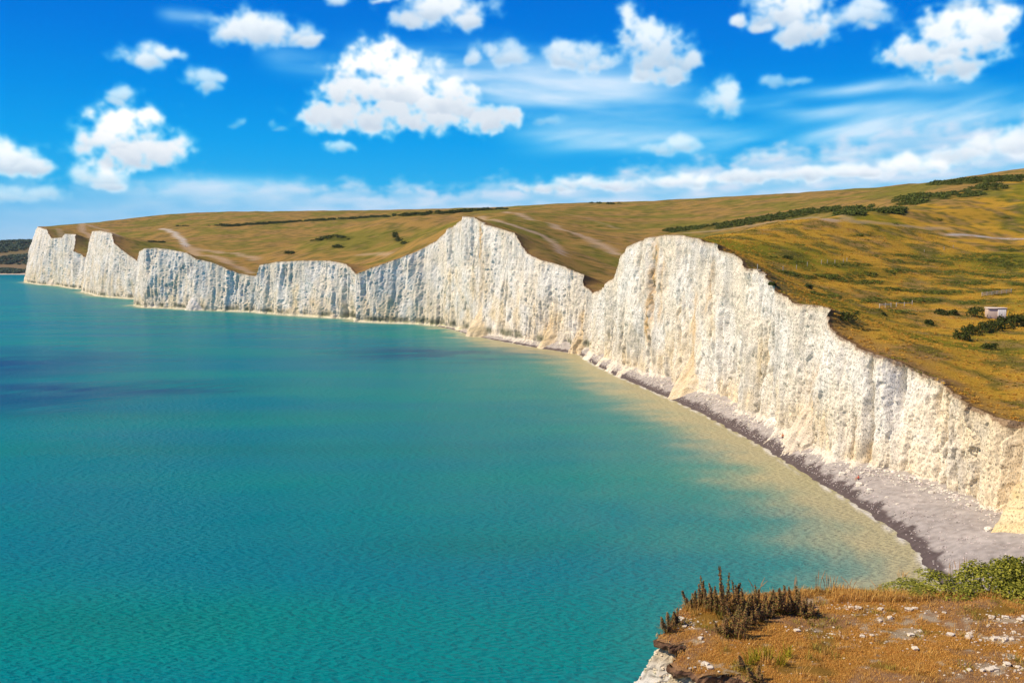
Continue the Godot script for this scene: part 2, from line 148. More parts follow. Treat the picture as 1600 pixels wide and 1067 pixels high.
const SLOPE_SCRUB := [
	[Vector2(94.2, -298), Vector2(16, -14.5), Vector2(-1.5, 5), 70],
	[Vector2(118.9, -337.5), Vector2(14.1, -13.5), Vector2(-2.1, 6), 50],
	[Vector2(156, -391.5), Vector2(16.6, -11.5), Vector2(-2, 5), 46],
	[Vector2(163.5, -384.5), Vector2(19.6, -12), Vector2(-4, 9.5), 70],
	[Vector2(128.8, -334), Vector2(19.8, -18.3), Vector2(-3.2, 8.5), 80],
	[Vector2(162, -363.5), Vector2(23, -15), Vector2(-4.4, 10), 100],
	[Vector2(203.2, -413.5), Vector2(18.5, -6.5), Vector2(-5.4, 11.2), 120],
	[Vector2(234.3, -447), Vector2(11.9, -5.5), Vector2(-6.2, 11.9), 60],
	[Vector2(208.4, -402), Vector2(12.9, -4), Vector2(-5.5, 10.7), 80],
	[Vector2(184.3, -364.5), Vector2(11.7, -1.5), Vector2(-4.9, 9.8), 90],
	[Vector2(159.8, -338), Vector2(11.2, -4.5), Vector2(-4.3, 9.2), 60],
	[Vector2(113.5, -310), Vector2(11.6, -8.5), Vector2(-1.3, 3.5), 40],
	[Vector2(96.6, -334.5), Vector2(3, -2.5), Vector2(-0.7, 2.5), 8],
	[Vector2(86, -316), Vector2(2.6, -3.2), Vector2(-0.9, 3.5), 8],
	[Vector2(79.9, -312.5), Vector2(2.1, -2.5), Vector2(-1.1, 4.5), 5],
	[Vector2(81.5, -288.5), Vector2(4.4, -4.5), Vector2(-0.6, 2), 14],
	[Vector2(94.9, -317.5), Vector2(4.2, -4), Vector2(-0.7, 2.5), 12],
	[Vector2(178.2, -334.5), Vector2(6.4, 0.5), Vector2(-4.7, 8.9), 60],
	[Vector2(143.1, -298), Vector2(6.2, -0.5), Vector2(-1.9, 4), 36],
	[Vector2(137.6, -310.5), Vector2(13.8, -5), Vector2(-2, 4.5), 56],
	[Vector2(122, -290.5), Vector2(11.9, -7), Vector2(-1.4, 3.5), 44],
	[Vector2(120.5, -304), Vector2(9.8, -6.5), Vector2(-1.4, 3.5), 26],
	[Vector2(103.4, -277), Vector2(9.8, -8.5), Vector2(-1.5, 4), 22],
	[Vector2(79.1, -252.5), Vector2(5.4, -9.7), Vector2(-1.6, 5), 20],
	[Vector2(88.2, -264.5), Vector2(7, -9.3), Vector2(-2.5, 7.5), 18],
	[Vector2(161.8, -319.5), Vector2(6.4, 0), Vector2(-2.7, 5.5), 24],
	[Vector2(105, -262), Vector2(11.3, -10), Vector2(-1.8, 4.5), 26],
	[Vector2(106.6, -357), Vector2(3.9, -5), Vector2(-1, 3.5), 6],
	[Vector2(151.9, -420.5), Vector2(8, -6.5), Vector2(-0.9, 2.5), 12],
	[Vector2(218.9, -497.5), Vector2(3.7, -2.5), Vector2(-1.5, 3.5), 6],
	[Vector2(183.3, -461.5), Vector2(2.6, -2), Vector2(-1, 2.5), 4],
	[Vector2(267, -524), Vector2(4.2, -1.5), Vector2(-1.2, 2.5), 5]]
const BUSHES := [[Vector2(70.3, -200.5), 4.8, 1.5], [Vector2(121.5, -271.5), 4.3, 1.4], [Vector2(131.4, -272), 5.3, 3.1], [Vector2(109.6, -251.5), 2.3, 1.3], [Vector2(125.6, -272.5), 3.3, 1.3], [Vector2(92.2, -323), 4.3, 1.1], [Vector2(82.5, -268), 2.9, 1.1], [Vector2(63.2, -233), 1.9, 0.8], [Vector2(111, -222.5), 3.9, 1.2], [Vector2(97.4, -251.5), 2, 0.7]]
const HEDGE := [[Vector2(109.1, -232), 3.4, 2.2], [Vector2(116.7, -242.5), 3.9, 2.7], [Vector2(122, -247.5), 4, 2.8], [Vector2(126.7, -251.5), 3.7, 2.7], [Vector2(131.6, -256), 4.1, 3.4], [Vector2(136.4, -260), 3.8, 3.8], [Vector2(139.6, -261), 4.2, 3.8], [Vector2(144.3, -264), 4.2, 3.9]]
const HUT := Vector2(137.6, -272.5)
const POSTS := [Vector2(81.6, -289.5), Vector2(89.5, -302.5), Vector2(95.8, -312), Vector2(103.9, -323), Vector2(107.5, -328), Vector2(112.1, -334), Vector2(117.4, -341), Vector2(119.9, -344.5), Vector2(176.8, -413), Vector2(189.5, -422.5), Vector2(196, -428), Vector2(62.3, -244)]
const RAILS := [[Vector2(100.9, -263), Vector2(107.6, -272)], [Vector2(110.5, -275.5), Vector2(118.8, -284.5)], [Vector2(151.4, -309), Vector2(165.5, -318)]]
const WALKERS := [Vector2(-337.5, -995.5), Vector2(-334.6, -992.5)]
const PINK_PLANT := Vector2(109.8, -267.5)
const STANDING := Vector2(60.7, -212.2)
const SITTING := Vector2(64.4, -175.4)
const NAVY_PATCHES := [[Vector2(-215.5, -373.4), 62.9, 69.3], [Vector2(-165.4, -302.4), 56.5, 28], [Vector2(-108.4, -313.6), 28.4, 15.1], [Vector2(-19.7, -422.8), 59.1, 35.3], [Vector2(-148.5, -269.8), 32.6, 16.8]]
const GREEN_PATCHES := [[Vector2(-64.9, -213.5), 79.3, 8.9], [Vector2(-104.4, -258.4), 87, 10.3], [Vector2(-49.6, -111.3), 26.7, 7], [Vector2(-4.8, -141.4), 24.1, 7.9]]
const CONES := [[770, 10, 11, 0], [448, 15, 11, 1], [346, 9, 5, 1], [219.8, 11, 8, 1], [143.5, 8.5, 8, 2], [78.6, 9.5, 6, 3], [1462.1, 9, 20, 2], [371.4, 8, 6, 1]]
const RIM := [Vector2(34.00, -27.00), Vector2(20.00, -20.50), Vector2(10.00, -16.19), Vector2(8.93, -16.26), Vector2(7.81, -16.26), Vector2(6.80, -16.51), Vector2(5.71, -16.64), Vector2(4.54, -16.54), Vector2(3.62, -16.51), Vector2(3.29, -16.35), Vector2(3.02, -16.13), Vector2(2.87, -15.95), Vector2(2.69, -15.57), Vector2(2.58, -15.18), Vector2(2.40, -14.91), Vector2(2.31, -14.70), Vector2(2.45, -14.53), Vector2(2.73, -14.40), Vector2(2.59, -14.14), Vector2(2.36, -13.81), Vector2(2.44, -13.61), Vector2(2.63, -13.48), Vector2(2.68, -13.28), Vector2(3.04, -13.35), Vector2(3.28, -13.18), Vector2(3.49, -12.92), Vector2(3.85, -12.34), Vector2(4.60, -11.40), Vector2(4.30, -8.50), Vector2(3.20, -5.00), Vector2(1.50, -2.40), Vector2(-1.50, -1.60), Vector2(-6.00, 3.00), Vector2(-15.00, 10.00)]
const DOCKS := [Vector3(3.52, -15.37, 0.82), Vector3(3.23, -15.89, 0.55), Vector3(3.31, -15.83, 0.42), Vector3(3.16, -15.98, 0.32), Vector3(3.06, -15.89, 0.32), Vector3(3.34, -15.69, 0.40), Vector3(3.45, -15.77, 0.46), Vector3(3.47, -15.60, 0.50), Vector3(3.69, -15.66, 0.56), Vector3(3.74, -15.54, 0.58), Vector3(3.83, -15.48, 0.52), Vector3(3.83, -15.32, 0.41), Vector3(3.95, -15.54, 0.39), Vector3(4.12, -15.69, 0.44), Vector3(4.18, -15.60, 0.37), Vector3(4.27, -15.54, 0.41), Vector3(4.42, -15.69, 0.38), Vector3(4.44, -15.48, 0.50), Vector3(4.55, -15.54, 0.46), Vector3(4.67, -15.60, 0.44), Vector3(4.80, -15.66, 0.40), Vector3(4.84, -15.48, 0.31), Vector3(4.89, -15.37, 0.29), Vector3(4.97, -15.37, 0.25), Vector3(2.49, -14.94, 0.30), Vector3(2.64, -15.21, 0.26), Vector3(2.71, -15.15, 0.14), Vector3(3.53, -14.78, 0.43), Vector3(3.54, -14.48, 0.44), Vector3(3.38, -14.58, 0.33), Vector3(3.33, -14.73, 0.29), Vector3(3.72, -14.86, 0.34), Vector3(3.64, -15.12, 0.30), Vector3(3.88, -15.04, 0.30), Vector3(4.04, -15.21, 0.34), Vector3(3.34, -13.43, 0.23), Vector3(3.46, -13.08, 0.24), Vector3(4.23, -15.37, 0.27)]
const STALKS := [Vector3(6.01, -16.61, 0.18), Vector3(4.95, -16.38, 0.33), Vector3(5.57, -16.57, 0.29), Vector3(5.69, -16.61, 0.24), Vector3(8.08, -17.28, 0.25), Vector3(8.23, -17.28, 0.28), Vector3(8.40, -17.35, 0.35), Vector3(6.48, -16.57, 0.15), Vector3(5.40, -16.57, 0.38), Vector3(4.29, -16.45, 0.33)]
const CHALK_SPOTS := [[Vector2(4.96, -14.86), 0.22, 0.10, 9], [Vector2(5.65, -15.74), 0.23, 0.12, 8], [Vector2(5.90, -15.60), 0.21, 0.11, 9], [Vector2(5.08, -14.73), 0.16, 0.13, 7], [Vector2(5.69, -14.63), 0.14, 0.08, 5], [Vector2(7.84, -15.04), 0.48, 0.16, 26], [Vector2(6.99, -14.60), 0.29, 0.13, 10], [Vector2(7.53, -14.38), 0.58, 0.20, 34], [Vector2(6.24, -13.46), 0.05, 0.09, 2], [Vector2(7.06, -13.79), 0.09, 0.11, 4], [Vector2(7.03, -13.26), 0.49, 0.19, 30], [Vector2(6.18, -13.22), 0.07, 0.08, 3], [Vector2(6.75, -16.16), 0.27, 0.09, 6], [Vector2(6.09, -14.73), 0.59, 0.77, 10], [Vector2(3.00, -13.59), 0.36, 0.13, 9], [Vector2(2.88, -14.45), 0.08, 0.12, 4], [Vector2(2.77, -15.40), 0.16, 0.34, 26], [Vector2(5.32, -16.13), 0.32, 0.25, 6], [Vector2(7.51, -13.76), 0.18, 0.18, 8], [Vector2(6.82, -15.26), 0.61, 0.28, 8]]
const CLOUDS := [
	[1, 0.35, [Vector4(1959.3, 899.3, 18.3, 13.9), Vector4(1946.5, 918.4, 26.9, 15.6), Vector4(1978.0, 913.7, 26.9, 19.1), Vector4(1929.7, 935.0, 22.6, 10.4), Vector4(1963.1, 932.7, 39.1, 13.0), Vector4(2001.1, 924.8, 26.1, 16.5), Vector4(2033.0, 935.2, 20.9, 10.4), Vector4(1988.3, 936.4, 39.1, 9.6), Vector4(1940.5, 905.8, 10.9, 9.6)]],
	[0.95, 0.5, [Vector4(1880.2, 883.0, 23.9, 11.3), Vector4(1898.1, 884.0, 19.6, 7.8), Vector4(1870.2, 886.2, 15.2, 7.8), Vector4(1914.2, 887.9, 12.2, 4.3)]],
	[0.9, 0.55, [Vector4(1813.2, 903.4, 14.8, 7.4), Vector4(1826.0, 899.6, 9.6, 4.3)]],
	[0.75, 0.6, [Vector4(1846.9, 914.4, 12.2, 6.5), Vector4(1857.0, 913.9, 7.0, 4.3), Vector4(1851.7, 920.3, 7.8, 4.3)]],
	[0.75, 0.6, [Vector4(1799.8, 925.8, 10.4, 4.3), Vector4(1795.3, 929.9, 7.0, 4.3)]],
	[1, 0.42, [Vector4(1803.5, 946.7, 23.9, 14.8), Vector4(1792.2, 954.1, 19.6, 11.3), Vector4(1821.7, 961.6, 18.3, 11.3), Vector4(1804.8, 962.2, 30.4, 12.2), Vector4(1814.1, 940.8, 8.7, 7.8)]],
	[0.85, 0.6, [Vector4(1784.2, 976.5, 17.4, 8.7), Vector4(1789.4, 982.2, 13.0, 5.2)]],
	[0.95, 0.45, [Vector4(1735.5, 966.9, 16.5, 11.3), Vector4(1747.3, 971.3, 14.8, 6.1), Vector4(1722.1, 969.4, 17.4, 10.4)]],
	[0.55, 0.8, [Vector4(1746.7, 986.5, 16.5, 4.8), Vector4(1734.6, 989.5, 17.4, 5.2)]],
	[0.95, 0.45, [Vector4(2001.6, 865.9, 29.6, 11.3), Vector4(1980.5, 873.3, 15.2, 7.0), Vector4(2014.2, 872.7, 15.2, 7.8), Vector4(1963.9, 862.1, 8.7, 2.6)]],
	[0.8, 0.6, [Vector4(1933.0, 864.0, 8.7, 3.0)]],
	[0.7, 0.7, [Vector4(1933.5, 954.1, 11.3, 3.5), Vector4(1926.1, 951.4, 4.3, 2.2)]],
	[0.4, 0.8, [Vector4(1867.2, 941.7, 3.9, 1.7), Vector4(1871.2, 940.4, 3.0, 1.7)]],
	[0.45, 0.8, [Vector4(1891.6, 939.3, 3.5, 3.0), Vector4(1895.2, 942.4, 4.3, 1.7)]],
	[0.45, 0.8, [Vector4(1913.9, 945.1, 7.0, 2.6)]],
	[0.8, 0.7, [Vector4(2045.9, 894.2, 12.2, 10.4), Vector4(2033.1, 892.2, 7.8, 6.1), Vector4(2022.5, 895.5, 6.1, 6.1)]],
	[0.85, 0.6, [Vector4(2088.3, 894.4, 19.6, 10.4), Vector4(2105.2, 899.9, 12.2, 5.2), Vector4(2081.9, 890.4, 10.4, 7.0)]],
	[0.9, 0.55, [Vector4(2145.0, 895.6, 21.7, 15.6), Vector4(2126.0, 877.4, 9.6, 12.2), Vector4(2159.5, 900.0, 15.2, 9.6), Vector4(2136.5, 885.5, 13.0, 12.2), Vector4(2145.2, 908.7, 17.4, 7.0)]],
	[0.85, 0.7, [Vector4(2187.4, 923.5, 13.0, 12.2), Vector4(2192.6, 918.1, 7.0, 7.0)]],
	[0.95, 0.5, [Vector4(2227.3, 872.3, 28.2, 14.8), Vector4(2235.5, 885.3, 16.5, 10.4), Vector4(2210.6, 881.6, 10.4, 3.9), Vector4(2193.7, 876.1, 6.1, 3.5)]],
	[0.85, 0.6, [Vector4(2265.9, 877.6, 20.9, 8.7), Vector4(2271.8, 884.7, 9.6, 3.9), Vector4(2275.1, 872.1, 13.0, 5.2)]],
	[0.97, 0.45, [Vector4(2324.9, 897.1, 28.2, 20.0), Vector4(2305.5, 902.8, 20.0, 13.0), Vector4(2341.9, 890.7, 18.3, 14.8), Vector4(2320.1, 910.6, 21.7, 9.6), Vector4(2346.8, 884.1, 8.7, 6.1)]],
	[0.6, 0.8, [Vector4(2332.7, 876.7, 26.1, 4.3)]],
	[0.6, 0.8, [Vector4(2222.6, 915.4, 15.6, 3.5), Vector4(2212.6, 914.2, 6.1, 3.0)]],
	[0.75, 0.8, [Vector4(2154.2, 953.5, 20.0, 5.6)]],
	[0.4, 0.9, [Vector4(2211.7, 961.3, 19.6, 2.2)]],
	[0.35, 0.9, [Vector4(2262.8, 962.4, 17.4, 2.2)]],
	[0.4, 0.9, [Vector4(2069.4, 936.1, 11.3, 3.0)]],
	[0.9, 0.5, [Vector4(2349.9, 959.0, 19.6, 7.0), Vector4(2363.4, 958.5, 17.4, 9.6), Vector4(2379.9, 956.9, 26.1, 13.0), Vector4(2329.3, 964.8, 21.7, 6.1)]],
	[0.9, 0.5, [Vector4(2300.6, 969.5, 26.1, 5.6), Vector4(2267.0, 971.6, 30.4, 4.8), Vector4(2232.0, 973.2, 26.1, 5.2), Vector4(2195.8, 974.1, 26.1, 5.2)]],
	[0.8, 0.55, [Vector4(2158.7, 976.0, 26.1, 4.3), Vector4(2090.9, 976.2, 16.5, 3.5), Vector4(2116.5, 978.1, 21.7, 3.5), Vector4(2069.5, 979.6, 21.7, 3.5)]]]
const STREAKS := [
	[14.8, 0.42, [Vector2(1914.1, 892.9), Vector2(1971.8, 901.0), Vector2(2031.0, 908.3), Vector2(2090.6, 920.6), Vector2(2149.6, 929.7), Vector2(2207.1, 936.2)]],
	[13.0, 0.3, [Vector2(2005.5, 900.4), Vector2(2069.3, 908.3), Vector2(2132.7, 915.2), Vector2(2182.5, 922.6)]],
	[7.4, 0.42, [Vector2(2022.3, 947.3), Vector2(2090.7, 947.4), Vector2(2154.1, 951.1), Vector2(2207.4, 949.5), Vector2(2254.7, 947.0)]],
	[8.7, 0.5, [Vector2(2207.5, 952.3), Vector2(2262.4, 947.3), Vector2(2310.6, 941.8), Vector2(2362.4, 935.0), Vector2(2410.1, 928.8)]],
	[4.3, 0.3, [Vector2(2190.6, 920.9), Vector2(2246.2, 922.0), Vector2(2298.9, 920.3), Vector2(2362.0, 924.8)]],
	[4.3, 0.28, [Vector2(2194.9, 933.0), Vector2(2238.8, 935.8), Vector2(2292.0, 933.2), Vector2(2327.9, 929.7)]],
	[6.1, 0.36, [Vector2(1773.1, 984.6), Vector2(1832.6, 981.9), Vector2(1891.9, 983.3), Vector2(1945.6, 983.4)]],
	[3.9, 0.22, [Vector2(1817.0, 877.9), Vector2(1843.4, 877.8), Vector2(1858.7, 879.4)]],
	[3.9, 0.35, [Vector2(2153.7, 925.8), Vector2(2194.8, 929.0), Vector2(2250.3, 928.4)]],
	[7.0, 0.2, [Vector2(1873.9, 896.7), Vector2(1909.8, 900.9), Vector2(1946.7, 905.6)]]]

const ALONG := Vector2(-0.52007, -0.85412)    # along the coast, away from the viewpoint
const INLAND := Vector2(0.85412, -0.52007)

var rng := RandomNumberGenerator.new()
var used := {}
var edge_u := PackedFloat32Array()
var edge_v := PackedFloat32Array()
var edge_h := PackedFloat32Array()
var foot_v := PackedFloat32Array()
var soft_edge := PackedFloat32Array()    # edge height every 2 m, evened out
var hill_u := PackedFloat32Array()
var track_mask := {}
var scrub_mask := {}
# columns of the cliff
var col_foot := PackedVector3Array()
var col_edge := PackedVector3Array()
var col_s := PackedFloat32Array()
var col_out := PackedVector2Array()
var top_row := PackedVector3Array()

var n_big: FastNoiseLite
var n_mid: FastNoiseLite
var n_small: FastNoiseLite
var n_soft: FastNoiseLite
var n_patch: FastNoiseLite


func make_noise(sd: int, freq: float, octaves := 3, ridged := false) -> FastNoiseLite:
	var n := FastNoiseLite.new()
	n.seed = sd
	n.noise_type = FastNoiseLite.TYPE_SIMPLEX_SMOOTH
	n.frequency = freq
	n.fractal_type = FastNoiseLite.FRACTAL_RIDGED if ridged else FastNoiseLite.FRACTAL_FBM
	n.fractal_octaves = octaves
	return n


func lin(r: float, g: float, b: float) -> Color:
	return Color(r, g, b).linear_to_srgb()


func paint(color: Color, rough := 0.9, vertex := false) -> StandardMaterial3D:
	var m := StandardMaterial3D.new()
	m.albedo_color = color
	m.roughness = rough
	m.metallic_specular = 0.3
	m.vertex_color_use_as_albedo = vertex
	return m


func grain(sd: int, freq: float, low: float, size := 512, octaves := 4) -> NoiseTexture2D:
	var t := NoiseTexture2D.new()
	t.width = size
	t.height = size
	t.seamless = true
	t.noise = make_noise(sd, freq, octaves)
	var g := Gradient.new()
	g.set_color(0, Color(low, low, low))
	g.set_color(1, Color(1, 1, 1))
	t.color_ramp = g
	return t


func relief(sd: int, freq: float, size := 512, octaves := 5) -> NoiseTexture2D:
	var t := NoiseTexture2D.new()
	t.width = size
	t.height = size
	t.seamless = true
	t.noise = make_noise(sd, freq, octaves)
	return t


func numbered(called: String) -> String:
	used[called] = used.get(called, -1) + 1
	return called if used[called] == 0 else "%s_%03d" % [called, used[called]]


func tag(o: Node3D, label: String, category: String, group := "") -> void:
	o.set_meta("label", label)
	o.set_meta("category", category)
	if group:
		o.set_meta("group", group)


func thing(called: String, label: String, category: String, at: Vector3, turn := 0.0, group := "") -> Node3D:
	var o := Node3D.new()
	o.name = numbered(called)
	add_child(o)
	o.position = at
	o.rotation.y = turn
	tag(o, label, category, group)
	return o


func copy_of(o: Node3D, called: String, at: Vector3, turn: float, size: Vector3, label := "") -> Node3D:
	var c: Node3D = o.duplicate()
	c.name = numbered(called)
	add_child(c)
	c.position = at
	c.rotation.y = turn
	c.scale = size
	if label:
		c.set_meta("label", label)
	return c


func part(parent: Node, called: String, mesh: Mesh, m: Material) -> MeshInstance3D:
	var o := MeshInstance3D.new()
	o.name = called
	o.mesh = mesh
	o.material_override = m
	parent.add_child(o, true)
	return o


func setting(called: String, mesh: Mesh, m: Material, kind := "structure") -> MeshInstance3D:
	var o := MeshInstance3D.new()
	o.name = numbered(called)
	o.mesh = mesh
	o.material_override = m
	o.set_meta("kind", kind)
	add_child(o)
	return o


# a sheet of rows x cols points, smooth normals
func sheet(p: PackedVector3Array, c: PackedColorArray, rows: int, cols: int, flip := false, smooth := true) -> ArrayMesh:
	var nrm := PackedVector3Array()
	nrm.resize(p.size())
	for r in (rows if smooth else 0):
		var r0 := maxi(r - 1, 0) * cols
		var r1 := mini(r + 1, rows - 1) * cols
		for k in cols:
			var a := p[r * cols + mini(k + 1, cols - 1)] - p[r * cols + maxi(k - 1, 0)]
			var b := p[r1 + k] - p[r0 + k]
			var n := a.cross(b)
			nrm[r * cols + k] = (-n if flip else n).normalized()
	var idx := PackedInt32Array()
	idx.resize((rows - 1) * (cols - 1) * 6)
	var w := 0
	for r in rows - 1:
		for k in cols - 1:
			var a := r * cols + k
			if flip:
				idx[w] = a; idx[w + 1] = a + 1; idx[w + 2] = a + cols
				idx[w + 3] = a + 1; idx[w + 4] = a + cols + 1; idx[w + 5] = a + cols
			else:
				idx[w] = a; idx[w + 1] = a + cols; idx[w + 2] = a + 1
				idx[w + 3] = a + 1; idx[w + 4] = a + cols; idx[w + 5] = a + cols + 1
			w += 6
	var arr := []
	arr.resize(Mesh.ARRAY_MAX)
	arr[Mesh.ARRAY_VERTEX] = p
	if smooth:
		arr[Mesh.ARRAY_NORMAL] = nrm
	if c.size():
		arr[Mesh.ARRAY_COLOR] = c
	arr[Mesh.ARRAY_INDEX] = idx
	var m := ArrayMesh.new()
	m.add_surface_from_arrays(Mesh.PRIMITIVE_TRIANGLES, arr)
	return m


func place(xs: PackedFloat32Array, ys: PackedFloat32Array, x: float) -> float:
	var k := xs.bsearch(x)
	if k <= 0:
		return ys[0]
	if k >= xs.size():
		return ys[ys.size() - 1]
	return lerpf(ys[k - 1], ys[k], (x - xs[k - 1]) / maxf(xs[k] - xs[k - 1], 0.001))


func uv_of(x: float, z: float) -> Vector2:
	return Vector2(x * ALONG.x + z * ALONG.y, x * INLAND.x + z * INLAND.y)


func xz_of(u: float, v: float) -> Vector2:
	return ALONG * u + INLAND * v


func table(u: float, vr: float) -> float:
	u = clampf(u, hill_u[0], hill_u[hill_u.size() - 1] - 0.01)
	vr = clampf(vr, 0.0, HILL_V[HILL_V.size() - 1] - 0.01)
	var i := maxi(hill_u.bsearch(u) - 1, 0)
	var j := 0
	while HILL_V[j + 1] <= vr:
		j += 1
	var a: float = (u - hill_u[i]) / (hill_u[i + 1] - hill_u[i])
	var b: float = (vr - HILL_V[j]) / (HILL_V[j + 1] - HILL_V[j])
	a = a * a * (3.0 - 2.0 * a) * 0.5 + a * 0.5
	var lo: float = lerpf(HILL_HEIGHT[i][j], HILL_HEIGHT[i + 1][j], a)
	var hi: float = lerpf(HILL_HEIGHT[i][j + 1], HILL_HEIGHT[i + 1][j + 1], a)
	return lerpf(lo, hi, b)


func hill(u: float, vr: float) -> float:
	var he := place(edge_u, edge_h, u)
	if vr > 0.0:
		var k := clampf(u / 2.0, 0.0, soft_edge.size() - 2.0)
		he = lerpf(he, lerpf(soft_edge[int(k)], soft_edge[int(k) + 1], k - int(k)), smoothstep(0.0, 14.0, vr))
	var h := table(u, vr) + (he - table(u, 0.0)) * exp(-maxf(vr, 0.0) / 30.0)
	var keep := clampf(vr / 12.0, 0.0, 1.0)
	return h + keep * (n_soft.get_noise_2d(u * 0.35, vr * 0.35) * 0.9 + n_soft.get_noise_2d(u * 2.0, vr * 2.0) * 0.22)


func ground_at(x: float, z: float) -> float:
	var q := uv_of(x, z)
	return hill(q.x, q.y - place(edge_u, edge_v, q.x))


func cell(x: float, z: float) -> Vector2i:
	return Vector2i(int(floorf(x / 1.5)), int(floorf(z / 1.5)))


func _ready() -> void:
	rng.seed = 7
	# ---- camera ----
	var cam := Camera3D.new()
	cam.name = "camera"
	cam.fov = 39.15
	cam.near = 0.2
	cam.far = 90000.0
	add_child(cam)
	cam.position = Vector3(0, 44, 0)
	cam.rotation_degrees = Vector3(-5.237, 0, 0)
	cam.current = true
	# ---- sky, sun, exposure ----
	var env := Environment.new()
	env.background_mode = Environment.BG_SKY
	env.tonemap_mode = Environment.TONE_MAPPER_LINEAR
	env.tonemap_exposure = 1.12
	env.sdfgi_enabled = true
	env.ssao_enabled = true
	env.ssil_enabled = true
	env.fog_enabled = true
	env.fog_density = 0.000025
	env.fog_light_color = Color(0.80, 0.87, 0.95)
	var sky := Sky.new()
	var pano := PanoramaSkyMaterial.new()
	pano.panorama = ImageTexture.create_from_image(paint_sky())
	pano.energy_multiplier = 1.0
	sky.sky_material = pano
	env.sky = sky
	var we := WorldEnvironment.new()
	we.name = "world_environment"
	we.environment = env
	add_child(we)
	var sun := DirectionalLight3D.new()
	sun.name = "sun"
	sun.light_energy = 1.6
	sun.light_color = Color(1.0, 0.93, 0.82)
	sun.light_angular_distance = 0.5
	sun.shadow_enabled = true
	add_child(sun)
	sun.look_at_from_position(Vector3.ZERO, -Vector3(-0.75, 0.74, 0.05))
	# ---- noises and the coast ----
	n_big = make_noise(11, 0.045, 3, true)
	n_mid = make_noise(12, 0.16, 3, true)
	n_small = make_noise(13, 0.6, 3)
	n_soft = make_noise(14, 0.05, 4)
	n_patch = make_noise(15, 0.012, 4)
	for i in HILL_HEIGHT.size():
		hill_u.append(i * 25.0 if i < 28 else 700.0 + (i - 28) * 50.0)
	for i in COAST_EDGE.size():
		var q := uv_of(COAST_EDGE[i].x, COAST_EDGE[i].z)
		edge_u.append(q.x)
		edge_v.append(q.y)
		edge_h.append(COAST_EDGE[i].y)
		foot_v.append(uv_of(COAST_FOOT[i].x, COAST_FOOT[i].z).y)
	for i in 1060:
		soft_edge.append(place(edge_u, edge_h, i * 2.0))
	for turn in 3:
		var was := soft_edge.duplicate()
		for i in 1060:
			var sum := 0.0
			for k in range(-6, 7):
				sum += was[clampi(i + k, 0, 1059)]
			soft_edge[i] = sum / 13.0
	mark_tracks()
	# ---- setting ----
	build_sea()
	build_cliffs()
	build_hills()
	build_beach()
	build_far_headland()
	build_ledge()
	# ---- things ----
	build_scrub()
	build_tussocks()
	build_bushes()
	build_hut_and_fences()
	build_rocks()
	build_people()
	build_foreground()


